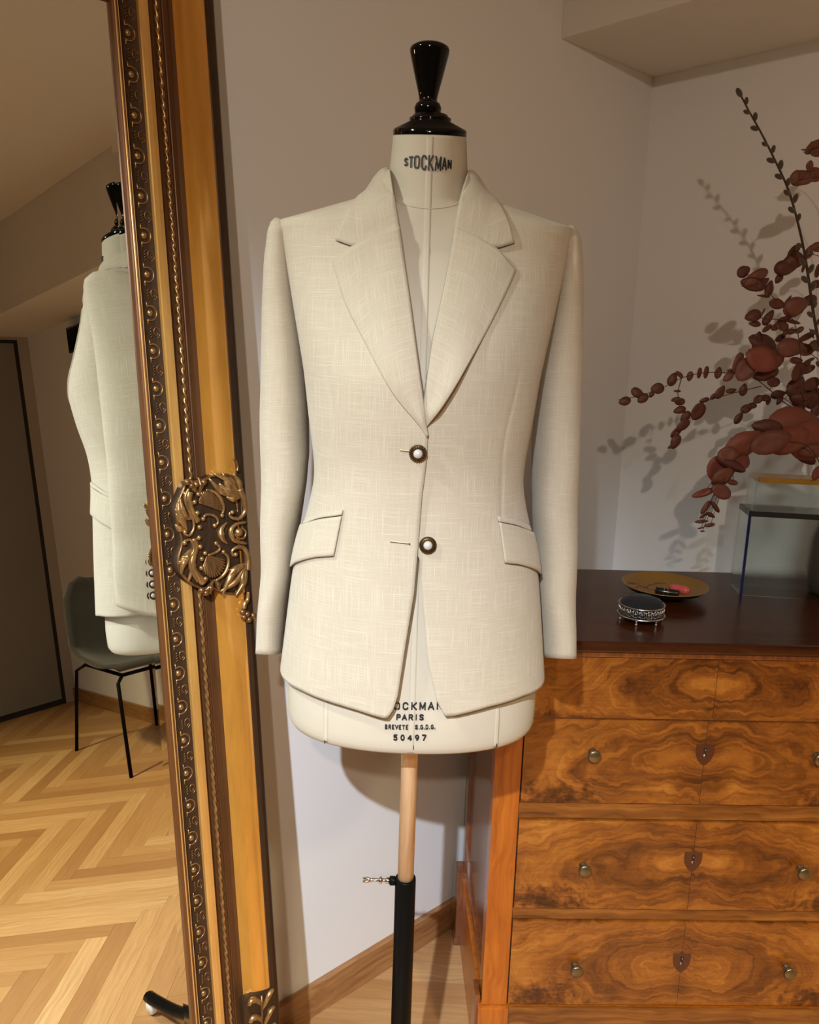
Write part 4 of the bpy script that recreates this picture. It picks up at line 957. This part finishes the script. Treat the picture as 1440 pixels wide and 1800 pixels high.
br_ = [(-0.070, 0.030), (-0.050, 0.036), (-0.030, 0.022), (-0.012, 0.016), (0.004, 0.004), (0.022, 0.000), (0.045, -0.010)]
def painted(pts, r, m_='ink2'):
    P = cr(pts, 20); tube('painted_branch', [(x, y, bowl_z(x, y)) for x, y in P], np.linspace(r, r * 0.5, 20), m_, dish, 6)
painted(br_, 0.0016); painted([(-0.030, 0.022), (-0.022, 0.040), (-0.006, 0.050)], 0.0011); painted([(-0.012, 0.016), (-0.014, -0.004)], 0.0010); painted([(-0.004, 0.052), (0.010, 0.056), (0.020, 0.052)], 0.0011)
for x, y in ((-0.052, 0.030), (-0.040, 0.018), (-0.046, 0.044), (-0.030, 0.036), (-0.022, 0.008), (-0.060, 0.018), (-0.036, 0.006), (-0.018, 0.026)):
    V, F = ball_data((x, y, bowl_z(x, y)), 0.0058, 10, 6, (1, 1, 0.12)); make('painted_blossom', V, F, 'rose', dish)
# pincushion
pc = empty('pincushion', D(-0.114, 0.096, ZT), DROT, 'round black velvet pincushion in a pierced silver holder on small feet', 'pincushion')
lathe('velvet_pad', [(0.0, 0.010), (0.0400, 0.010), (0.0405, 0.034), (0.0370, 0.0405), (0.0250, 0.0455), (0.0, 0.0475)], 'velvet', pc, 48)
def torus_data(R_, r, z, n=56, m=8): 
    V, F = [], []
    for i in range(n):
        a = 2 * math.pi * i / n
        for k in range(m):
            b = 2 * math.pi * k / m; V.append(((R_ + r * math.cos(b)) * math.cos(a), (R_ + r * math.cos(b)) * math.sin(a), z + r * math.sin(b)))
    for i in range(n):
        for k in range(m):
            F.append((i * m + k, ((i + 1) % n) * m + k, ((i + 1) % n) * m + (k + 1) % m, i * m + (k + 1) % m))
    return V, F
make('top_rim', *torus_data(0.0430, 0.0015, 0.0330), 'silver', pc); make('base_rim', *torus_data(0.0440, 0.0020, 0.0125), 'silver', pc)
fr_ = []
for i in range(40):
    a0, a1 = 2 * math.pi * i / 40, 2 * math.pi * (i + 1) / 40; rr = 0.0428; am = (a0 + a1) / 2
    P3 = lambda a, z: (rr * math.cos(a), rr * math.sin(a), z)
    fr_.append(tube_data([P3(a0, 0.0135), P3(a0, 0.0325)], 0.00055, 5)); fr_.append(tube_data([P3(am, 0.0185), P3(am, 0.0275)], 0.0005, 5))
    for z in ((0.0185, 0.0275) if i % 2 else (0.0165, 0.0230, 0.0295)): fr_.append(tube_data([P3(a0, z), P3(am, z + 0.0002), P3(a1, z)], 0.0005, 5))
make('pierced_gallery', *join(fr_), 'silver', pc)
for a in (-62, -118, 62, 118, 0, 180):
    lathe('foot', [(0.0, 0.0), (0.0022, 0.0), (0.0030, 0.0015), (0.0024, 0.0035), (0.0014, 0.0060), (0.0024, 0.0100), (0.0, 0.0110)], 'silver', pc, 12, (0.040 * math.cos(R(a)), 0.040 * math.sin(R(a)), 0))
# coral spool and black tube lying in the dish
sp = empty('coral_spool', D(0.010, 0.238, ZT + 0.0205), DROT, 'small glossy coral red waisted spool lying in the gold dish', 'spool')
b_ = lathe('spool_body', [(0.0, -0.022), (0.0058, -0.0215), (0.0075, -0.015), (0.0088, -0.004), (0.0078, -0.0015), (0.0078, 0.0015), (0.0090, 0.004), (0.0082, 0.014), (0.0050, 0.0205), (0.0, 0.0210)], 'coral', sp, 32, (0, 0, 0), (R(90), 0, R(48)))
V, F = ball_data((0, 0, -0.0228), 0.0020, 10, 6); make('silver_tip', V, F, 'silver', sp).parent = b_
tb = empty('black_cosmetic_tube', D(-0.022, 0.222, ZT + 0.0185), DROT, 'short black tube with two silver rings beside the coral spool', 'tube')
t_ = lathe('tube_body', [(0.0, -0.024), (0.0072, -0.0235), (0.0078, -0.022), (0.0078, 0.022), (0.0070, 0.0235), (0.0, 0.024)], 'lacq', tb, 28, (0, 0, 0), (R(92), 0, R(70)))
for q in (-0.006, 0.001): make('silver_ring', *torus_data(0.0079, 0.0006, q, 28, 6), 'silver', t_)
# tinted glass box
gb = empty('glass_display_box', D(0.154, 0.273, ZT), DROT - R(9.5), 'clear tinted glass box with amber rim and navy edges on the chest', 'glass box')
def gbox(w, d, h, x0, y0, z0, edge, left, top):
    t = 0.004
    for nm, q in (('front_pane', (x0, x0 + w, y0, y0 + t)), ('rear_pane', (x0, x0 + w, y0 + d - t, y0 + d)), ('side_pane', (x0, x0 + t, y0 + t, y0 + d - t)), ('side_pane', (x0 + w - t, x0 + w, y0 + t, y0 + d - t))):
        box(nm, *q, z0, z0 + h, 'glass', gb, 0)
    e = 0.009
    if left: box('edge_bar', x0 - 0.0005, x0 + e * 0.6, y0 - 0.001, y0 + 0.003, z0, z0 + h, left, gb, 0.0005)
    if left: box('edge_bar', x0 + w - e * 1.8, x0 + w + 0.0005, y0 - 0.001, y0 + 0.003, z0, z0 + h, 'smoke', gb, 0.0005)
    box('edge_bar', x0 + (0.006 if top == 'amber' else 0), x0 + w, y0 - 0.001, y0 + d, z0 + h - (0.010 if top == 'amber' else 0.0115), z0 + h, top, gb, 0.001)
gbox(0.185, 0.085, 0.185, 0.0, 0.0, 0.0, None, 'navy', 'smoke')
gbox(0.172, 0.070, 0.070, 0.010, 0.010, 0.1855, None, None, 'amber')
# vase with dried branches, mostly beyond the picture edge
VX, VY = 0.352, 0.300
vs_ = empty('branch_vase', D(VX, VY, ZT), DROT, 'dark glazed vase holding the dried eucalyptus and willow branches', 'vase')
lathe('vase_body', [(0.0, 0.0), (0.028, 0.0), (0.036, 0.010), (0.041, 0.060), (0.038, 0.120), (0.026, 0.165), (0.0225, 0.185), (0.026, 0.200), (0.0235, 0.200), (0.0200, 0.185), (0.023, 0.165), (0.034, 0.120), (0.036, 0.060), (0.030, 0.014), (0.0, 0.012)], 'vasec', vs_, 48)
BR={
 'willow':[(0.033,0.24,1.956),(0.051,0.24,1.93),(0.08,0.24,1.891),(0.113,0.24,1.842),(0.141,0.24,1.797),(0.164,0.24,1.746),(0.19,0.24,1.675),(0.224,0.24,1.557),(0.253,0.24,1.47),(0.293,0.24,1.334),(0.327,0.24,1.193)],
 'E1':[(-0.139,0.29,1.384),(-0.1,0.29,1.392),(-0.054,0.29,1.408),(-0.009,0.29,1.433),(0.043,0.29,1.445),(0.096,0.29,1.444),(0.134,0.29,1.439),(0.164,0.29,1.421),(0.203,0.29,1.391),(0.263,0.29,1.345),(0.356,0.29,1.197)],
 'E2':[(-0.017,0.29,1.288),(-0.009,0.29,1.311),(-0.0,0.29,1.338),(0.017,0.29,1.362),(0.043,0.29,1.385),(0.075,0.29,1.397),(0.112,0.29,1.408),(0.156,0.29,1.42)],
 'E2b':[(-0.011,0.29,1.363),(-0.01,0.29,1.381),(-0.016,0.29,1.402),(-0.011,0.29,1.434)],
 'E3':[(0.123,0.31,1.348),(0.136,0.31,1.372),(0.158,0.31,1.389),(0.194,0.31,1.399),(0.225,0.31,1.39),(0.288,0.31,1.326),(0.367,0.31,1.193)],
 'E4':[(0.043,0.22,1.124),(0.043,0.22,1.137),(0.044,0.22,1.161),(0.048,0.22,1.184),(0.049,0.22,1.214),(0.057,0.22,1.24),(0.081,0.22,1.271),(0.11,0.22,1.293),(0.146,0.22,1.306),(0.191,0.22,1.316),(0.247,0.22,1.295),(0.317,0.22,1.209)],
 'E5':[(0.086,0.27,1.644),(0.113,0.27,1.627),(0.138,0.27,1.608),(0.162,0.27,1.587),(0.183,0.27,1.57),(0.202,0.27,1.544),(0.214,0.27,1.513),(0.226,0.27,1.462),(0.24,0.27,1.411),(0.279,0.27,1.33),(0.345,0.27,1.2)],
 'E6':[(0.115,0.27,1.559),(0.139,0.27,1.555),(0.168,0.27,1.554),(0.203,0.27,1.551)],
 'E7':[(0.159,0.33,1.511),(0.19,0.33,1.505),(0.227,0.33,1.499),(0.264,0.33,1.49),(0.301,0.33,1.444),(0.371,0.33,1.202)],
 'E8':[(0.162,0.28,1.821),(0.185,0.28,1.821),(0.209,0.28,1.826),(0.243,0.28,1.809),(0.288,0.28,1.649),(0.353,0.28,1.198)],
 'E9':[(0.174,0.31,1.634),(0.192,0.31,1.655),(0.213,0.31,1.669),(0.234,0.31,1.686),(0.273,0.31,1.662),(0.32,0.31,1.516),(0.367,0.31,1.193)],
 'E10':[(0.24,0.33,1.443),(0.257,0.33,1.429),(0.275,0.33,1.408),(0.307,0.33,1.349),(0.376,0.33,1.19)],
 'E11':[(0.2,0.32,1.88),(0.219,0.32,1.887),(0.254,0.32,1.88),(0.302,0.32,1.741),(0.378,0.32,1.191)],
}
LV=[(-0.123,0.29,1.382,0.0117,0.8,20,'a'),
(-0.099,0.29,1.4,0.0141,0.75,-30,'a'),
(-0.086,0.29,1.389,0.0117,0.8,40,'a'),
(-0.057,0.29,1.41,0.0129,0.9,10,'a'),
(-0.068,0.29,1.398,0.0094,0.6,60,'a'),
(-0.03,0.29,1.427,0.0129,0.75,70,'a'),
(-0.016,0.29,1.439,0.0094,0.5,-40,'a'),
(0.006,0.29,1.437,0.0094,0.7,80,'a'),
(0.024,0.29,1.444,0.0106,0.55,85,'a'),
(0.04,0.29,1.446,0.0117,0.55,85,'a'),
(0.063,0.29,1.444,0.0117,0.65,80,'a'),
(0.085,0.285,1.438,0.0117,0.7,40,'c'),
(0.092,0.29,1.449,0.0082,0.6,0,'a'),
(0.101,0.28,1.468,0.0176,0.6,75,'c'),
(0.114,0.275,1.455,0.0223,0.8,60,'c'),
(0.14,0.265,1.475,0.0294,0.78,-15,'b'),
(0.166,0.275,1.475,0.0235,0.8,30,'c'),
(0.152,0.285,1.507,0.0258,0.7,-20,'a'),
(0.184,0.29,1.519,0.0106,0.8,30,'a'),
(0.136,0.29,1.51,0.0164,0.5,80,'a'),
(0.196,0.27,1.5,0.0223,0.8,10,'c'),
(0.219,0.28,1.499,0.0141,0.7,60,'c'),
(0.167,0.29,1.447,0.0223,0.6,20,'a'),
(0.181,0.29,1.429,0.0129,0.8,0,'a'),
(0.071,0.285,1.404,0.0141,0.7,60,'a'),
(0.061,0.29,1.396,0.0094,0.6,40,'a'),
(0.094,0.29,1.409,0.0106,0.5,10,'a'),
(0.121,0.29,1.41,0.0117,0.75,80,'a'),
(0.043,0.29,1.388,0.0094,0.6,20,'a'),
(0.028,0.285,1.366,0.0164,0.8,60,'a'),
(0.004,0.285,1.354,0.0129,0.7,60,'a'),
(0.0,0.28,1.336,0.0153,0.7,40,'a'),
(-0.014,0.285,1.321,0.0153,0.5,45,'a'),
(-0.012,0.28,1.303,0.0141,0.8,70,'a'),
(-0.017,0.285,1.293,0.0094,0.5,30,'a'),
(-0.01,0.29,1.384,0.0106,0.8,0,'a'),
(-0.02,0.29,1.388,0.0094,0.5,20,'a'),
(-0.008,0.285,1.368,0.0117,0.7,20,'a'),
(-0.016,0.29,1.405,0.007,0.4,0,'a'),
(0.125,0.31,1.35,0.0129,0.6,60,'a'),
(0.139,0.31,1.372,0.0129,0.7,30,'a'),
(0.15,0.31,1.378,0.0094,0.7,0,'a'),
(0.162,0.31,1.392,0.0106,0.8,40,'a'),
(0.176,0.31,1.395,0.0106,0.7,0,'a'),
(0.185,0.31,1.39,0.0082,0.8,80,'a'),
(0.203,0.31,1.402,0.0141,0.7,10,'a'),
(0.209,0.31,1.392,0.0094,0.6,60,'a'),
(0.211,0.25,1.34,0.0446,0.85,10,'b'),
(0.162,0.235,1.34,0.0258,0.6,-5,'a'),
(0.248,0.24,1.314,0.0376,0.95,40,'b'),
(0.197,0.225,1.316,0.0352,0.65,30,'b'),
(0.154,0.22,1.312,0.0352,0.6,20,'c'),
(0.109,0.23,1.299,0.0352,0.72,30,'b'),
(0.104,0.235,1.277,0.0258,0.8,-20,'b'),
(0.071,0.215,1.287,0.0176,0.8,10,'c'),
(0.059,0.225,1.258,0.0258,0.9,60,'b'),
(0.083,0.205,1.266,0.027,0.36,-22,'a'),
(0.065,0.21,1.239,0.0223,0.75,35,'c'),
(0.091,0.22,1.229,0.0117,0.5,-10,'c'),
(0.062,0.205,1.212,0.0188,0.7,-25,'c'),
(0.028,0.21,1.208,0.02,0.35,20,'b'),
(0.041,0.215,1.177,0.0141,0.55,60,'c'),
(0.056,0.21,1.178,0.0141,0.35,-50,'a'),
(0.036,0.22,1.159,0.0094,0.35,35,'a'),
(0.049,0.215,1.161,0.0094,0.5,-30,'a'),
(0.034,0.22,1.145,0.0129,0.3,5,'c'),
(0.051,0.215,1.14,0.0106,0.45,10,'c'),
(0.034,0.22,1.133,0.007,0.3,15,'c'),
(0.038,0.22,1.126,0.0047,0.4,0,'c'),
(0.245,0.25,1.285,0.0235,0.6,-40,'a'),
(0.276,0.25,1.25,0.0164,0.7,60,'b'),
(0.257,0.235,1.293,0.0211,0.7,10,'c'),
(0.085,0.27,1.644,0.0129,0.9,30,'a'),
(0.112,0.265,1.634,0.0235,0.5,35,'c'),
(0.108,0.27,1.621,0.0223,0.55,-10,'a'),
(0.125,0.27,1.623,0.0141,0.5,40,'a'),
(0.142,0.27,1.612,0.0153,0.6,80,'a'),
(0.136,0.275,1.599,0.0117,0.25,-5,'a'),
(0.158,0.27,1.585,0.0153,0.7,-15,'a'),
(0.182,0.275,1.589,0.0129,0.3,60,'a'),
(0.197,0.265,1.578,0.0211,0.85,20,'c'),
(0.233,0.28,1.594,0.0129,0.9,0,'a'),
(0.118,0.27,1.562,0.0153,0.8,20,'a'),
(0.125,0.275,1.545,0.0106,0.6,0,'a'),
(0.145,0.27,1.556,0.0153,0.55,60,'a'),
(0.145,0.27,1.537,0.0106,0.6,40,'a'),
(0.134,0.27,1.57,0.0059,0.4,70,'a'),
(0.178,0.275,1.554,0.0141,0.5,20,'a'),
(0.162,0.27,1.54,0.0106,0.7,30,'a'),
(0.177,0.27,1.541,0.0117,0.8,0,'a'),
(0.198,0.27,1.552,0.0129,0.35,-10,'a'),
(0.197,0.27,1.531,0.0106,0.6,10,'a'),
(0.212,0.27,1.535,0.0094,0.6,40,'a'),
(0.185,0.27,1.531,0.0082,0.6,70,'a'),
(0.23,0.275,1.522,0.0164,0.35,30,'a'),
(0.244,0.28,1.528,0.0106,0.25,-60,'a'),
(0.254,0.33,1.497,0.0164,0.7,-20,'c'),
(0.269,0.33,1.5,0.0141,0.7,30,'a'),
(0.276,0.32,1.507,0.0141,0.8,10,'a'),
(0.211,0.27,1.474,0.0129,0.6,0,'a'),
(0.218,0.27,1.454,0.0164,0.8,70,'a'),
(0.244,0.28,1.457,0.0153,0.5,30,'a'),
(0.239,0.28,1.468,0.0094,0.6,20,'a'),
(0.245,0.28,1.475,0.0129,0.3,30,'a'),
(0.27,0.31,1.427,0.0164,0.7,30,'a'),
(0.235,0.3,1.418,0.02,0.85,60,'a'),
(0.25,0.3,1.391,0.0188,0.8,-20,'a'),
(0.229,0.31,1.408,0.0094,0.8,0,'a'),
(0.279,0.31,1.392,0.02,0.8,0,'a'),
(0.284,0.3,1.372,0.0153,0.7,60,'a'),
(0.248,0.3,1.371,0.0141,0.7,20,'a'),
(0.28,0.32,1.409,0.0164,0.8,0,'a'),
(0.17,0.28,1.825,0.0129,0.7,70,'c'),
(0.182,0.28,1.824,0.0164,0.8,20,'c'),
(0.196,0.28,1.828,0.0164,0.7,40,'c'),
(0.196,0.28,1.847,0.0094,0.8,80,'c'),
(0.213,0.285,1.834,0.0164,0.8,10,'c'),
(0.218,0.32,1.891,0.0188,0.5,35,'c'),
(0.229,0.32,1.881,0.0141,0.6,10,'c'),
(0.211,0.32,1.893,0.0082,0.3,70,'c'),
(0.202,0.32,1.885,0.0059,0.3,0,'c'),
(0.159,0.28,1.814,0.0047,0.4,0,'c'),
(0.199,0.31,1.691,0.0153,0.6,50,'a'),
(0.202,0.3,1.673,0.0176,0.85,20,'a'),
(0.182,0.3,1.658,0.0188,0.75,10,'a'),
(0.177,0.31,1.638,0.0094,0.8,60,'a'),
(0.223,0.31,1.66,0.0094,0.4,80,'a'),
(0.234,0.31,1.689,0.0129,0.8,70,'c'),
(0.25,0.31,1.701,0.0129,0.8,0,'c'),
(0.253,0.31,1.655,0.0129,0.6,80,'a'),
(0.256,0.31,1.628,0.0106,0.8,0,'a')]
NAMES = {
    'willow': ('willow_branch', 'tall bare willow branch with furry grey catkins in the vase'), 'E1': ('eucalyptus_branch', 'long eucalyptus branch reaching furthest towards the blazer with small round leaves'),
    'E3': ('eucalyptus_branch', 'short eucalyptus sprig of tiny dark leaves just above the big red leaves'), 'E4': ('eucalyptus_branch', 'drooping branch of large russet red overlapping round leaves above the glass box'),
    'E5': ('eucalyptus_branch', 'upright dark eucalyptus branch crossing the willow with paired oval leaves'), 'E7': ('eucalyptus_branch', 'eucalyptus sprig with rust coloured leaves half way up the bunch'),
    'E8': ('eucalyptus_branch', 'high rust eucalyptus sprig beside the middle of the willow branch'), 'E9': ('eucalyptus_branch', 'dark eucalyptus sprig with leaves on both sides of the willow stem'),
    'E10': ('eucalyptus_branch', 'dense dark eucalyptus stem low at the picture edge above the red leaves'), 'E11': ('eucalyptus_branch', 'topmost rust eucalyptus tip near the picture edge')}
SUB = {'E2': 'E1', 'E2b': 'E1', 'E6': 'E5'}
roots, paths = {}, {}
for k, (nm, lab) in NAMES.items():
    roots[k] = empty(nm, D(VX, VY, ZT + 0.03), DROT, lab, 'branch', 'dried branches in the vase')
for k, pts in BR.items():
    P = [np.array(p) for p in pts]
    if k not in SUB:
        P = [p for p in P if p[2] > 1.24]
        P += [np.array((VX - 0.012 + 0.002 * (len(k) % 3), VY - 0.004, 1.172)), np.array((VX + 0.008, VY, 1.02))]
    C = cr(P, 46); paths[k] = C[:40] if k not in SUB else C
    rt_ = roots[SUB.get(k, k)]; loc = [(c[0] - VX, c[1] - VY, c[2] - (ZT + 0.03)) for c in C]
    r0, r1 = (0.0015, 0.0044) if k == 'willow' else (0.0006, 0.0019)
    if k in SUB: r1 = 0.0011
    tube('stem' if k not in SUB else 'side_twig', loc, np.linspace(r0, r1, len(loc)), 'twig' if k == 'willow' else 'stem', rt_, 7)
def leaf_mesh(name, mat, tip, cup):
    n = 16; V = [(0, 0, 0.0)]; 
    for rr in (0.55, 1.0):
        for i in range(n):
            a = 2 * math.pi * i / n; r = rr * (1 + tip * max(0, math.cos(a)) ** 8)
            V.append((r * math.cos(a), r * math.sin(a), -cup * rr * rr + 0.05 * math.sin(3 * a) * rr))
    F = [(0, 1 + i, 1 + (i + 1) % n) for i in range(n)] + [(1 + i, 1 + n + i, 1 + n + (i + 1) % n, 1 + (i + 1) % n) for i in range(n)]
    b = len(V); V2 = [(x, y, z - 0.03) for x, y, z in V]; F2 = [tuple(i + b for i in f[::-1]) for f in F]
    rim = [(1 + n + (i + 1) % n, 1 + n + i, 1 + n + i + b, 1 + n + (i + 1) % n + b) for i in range(n)]
    return shared(name, (V + V2, F + F2 + rim), mat)
LM = {m_: [leaf_mesh('leaf', 'leaf' + m_, tp, cp) for tp, cp in ((0.24, 0.18), (0.34, 0.30), (0.16, -0.12))] for m_ in 'abc'}
rl = random.Random(4)
for (u_, v_, z_, r_, sq, an, m_) in LV:
    p = np.array((u_, v_, z_)); best = min((k for k in paths if k != 'willow'), key=lambda k: float(np.min(np.linalg.norm((paths[k] - p) * np.array([1, 0.4, 1]), axis=1))))
    rt_ = roots[SUB.get(best, best)]
    q = paths[best][int(np.argmin(np.linalg.norm((paths[best] - p) * np.array([1, 0.4, 1]), axis=1)))]
    lf = inst('leaf', rl.choice(LM[m_]), (u_ - VX, v_ - VY, z_ - (ZT + 0.03)), rt_)
    tiltv = rl.uniform(-0.35, 0.35)
    mt = Matrix.Rotation(R(-an), 4, 'Y') @ Matrix.Rotation(R(90) + tiltv, 4, 'X') @ Matrix.Rotation(rl.choice((0, math.pi)), 4, 'Z')
    # squash across the leaf so narrow leaves read as leaves seen at an angle
    r_ *= 1.12 if r_ > 0.016 else 1.0; sc = Matrix.Diagonal((r_, r_ * sq, r_, 1))
    lf.matrix_local = Matrix.Translation(lf.location) @ mt @ sc
    if np.linalg.norm(q - p) > r_ * 1.15:
        a_ = (q[0] - VX, q[1] - VY, q[2] - (ZT + 0.03)); b_ = (u_ - VX, v_ - VY, z_ - (ZT + 0.03))
        tube('leaf_stalk', [a_, tuple((np.array(a_) + np.array(b_)) / 2 + np.array((0, 0, 0.003))), b_], 0.0006, 'stem', rt_, 5)
cat_me = shared('catkin', ball_data((0, 0, 0.0070), 0.0078, 10, 8, (0.55, 0.55, 1.0)), 'catkin')
wp = paths['willow']
for i in range(34):
    f = i / 33.0; idx = f * 25.0; i0 = int(idx); p = wp[i0] * (1 - idx + i0) + wp[min(i0 + 1, 39)] * (idx - i0)
    tg = wp[max(i0 - 1, 0)] - wp[min(i0 + 2, 39)]; tg /= np.linalg.norm(tg); sd = np.array([tg[2], 0, -tg[0]]) * (1 if i % 2 else -1) + np.array([0, rl.uniform(-.5, .5), 0])
    if i == 0: sd = sd * 0.05
    if rl.random() < 0.12: continue
    dv = Vector(tuple(tg * 0.85 + sd * 0.62)).normalized()
    o = inst('catkin', cat_me, tuple(p - np.array((VX, VY, ZT + 0.03)) + sd * 0.0012), roots['willow']); o.rotation_euler = dv.to_track_quat('Z', 'Y').to_euler(); s_ = rl.uniform(0.85, 1.25); o.scale = (s_,) * 3

# ------------------------------------------------------------------ seen in the mirror: chair, pouch, small wall box
l1, l2 = np.array((2.30, -0.15)), np.array((1.86, 0.27)); fd = (l2 - l1) / np.linalg.norm(l2 - l1); sdv = np.array((0.70, 0.714))
cen = (l1 + l2) / 2 + sdv * 0.21
chair = empty('shell_chair', W(cen[0], cen[1]), AZ + math.atan2(fd[1], fd[0]), 'dark grey felt shell chair on thin black legs, seen in the mirror', 'chair')
# local: +x is the way the chair faces, +y is to its left
Q = []
for i in range(26):
    s = i / 25; row = []
    # side profile from the front lip, over the seat, up the back
    pr = cr([(0.235, 0.455), (0.215, 0.468), (0.08, 0.452), (-0.10, 0.445), (-0.185, 0.475), (-0.225, 0.60), (-0.255, 0.80), (-0.258, 0.825)], 26)[i]
    hw = np.interp(s, [0, .12, .45, .62, .85, .97, 1], [.17, .215, .235, .235, .215, .16, .11]); wing = np.interp(s, [0, .2, .5, .7, 1], [0.0, .02, .075, .06, .02]); fw_ = np.interp(s, [0, .4, .6, .8, 1], [0, 0.01, .07, .06, .02])
    for k in range(19):
        q = k / 9.0 - 1; row.append((pr[0] + fw_ * abs(q) ** 2.4, hw * q, pr[1] + wing * abs(q) ** 2.4))
    Q.append(row)
grid('shell', Q, 'felt', chair, thick=0.018, offset=0)
hl = np.linalg.norm(l2 - l1) / 2
for sx in (-1, 1):
    for sy in (-1, 1):
        tube('leg', [(sx * hl, sy * 0.21, 0.0), (sx * (hl - 0.07), sy * 0.185, 0.40), (sx * (hl - 0.10), sy * 0.15, 0.425)], 0.0085, 'satin', chair, 10)
for sy in (-1, 1): tube('seat_frame', [(-hl + 0.10, sy * 0.15, 0.425), (hl - 0.10, sy * 0.15, 0.425)], 0.0085, 'satin', chair, 10)
for sx in (-1, 1): tube('cross_bar', [(sx * (hl - 0.10), -0.15, 0.425), (sx * (hl - 0.10), 0.15, 0.425)], 0.0085, 'satin', chair, 10)
cc_, ss_ = math.cos(AZ + math.atan2(fd[1], fd[0])), math.sin(AZ + math.atan2(fd[1], fd[0])); CB = W(cen[0], cen[1])
pou = empty('striped_pouch', Vector((CB.x + cc_ * 0.02 + ss_ * 0.06, CB.y + ss_ * 0.02 - cc_ * 0.06, 0.4625)), AZ, 'small black pouch with gold stripes lying on the grey chair', 'pouch')
V, F = ball_data((0, 0, 0.028), 0.07, 24, 12, (1.1, 0.8, 0.40)); make('pouch_body', V, F, 'satin', pou)
for q in (-0.012, 0.0, 0.012):
    z = 0.028 + q; rr = 0.07 * math.sqrt(max(0, 1 - (q / 0.028) ** 2)) + 0.0008; V, F = torus_data(rr, 0.0022, 0, 40, 6); make('gold_stripe', [(x * 1.1, y * 0.8, zz + z) for x, y, zz in V], F, 'stripeg', pou)
wb = box('wall_box', 1.88, 2.02, YB - 0.05, YB - 0.0005, 1.98, 2.115, 'navy', None, 0.004); tag(wb, 'small dark box fixed high on the wall, seen in the mirror', 'wall box')
wg = box('grille', -0.06, 0.06, -0.0275, -0.0245, -0.055, 0.055, 'satin', wb, 0.001, False)
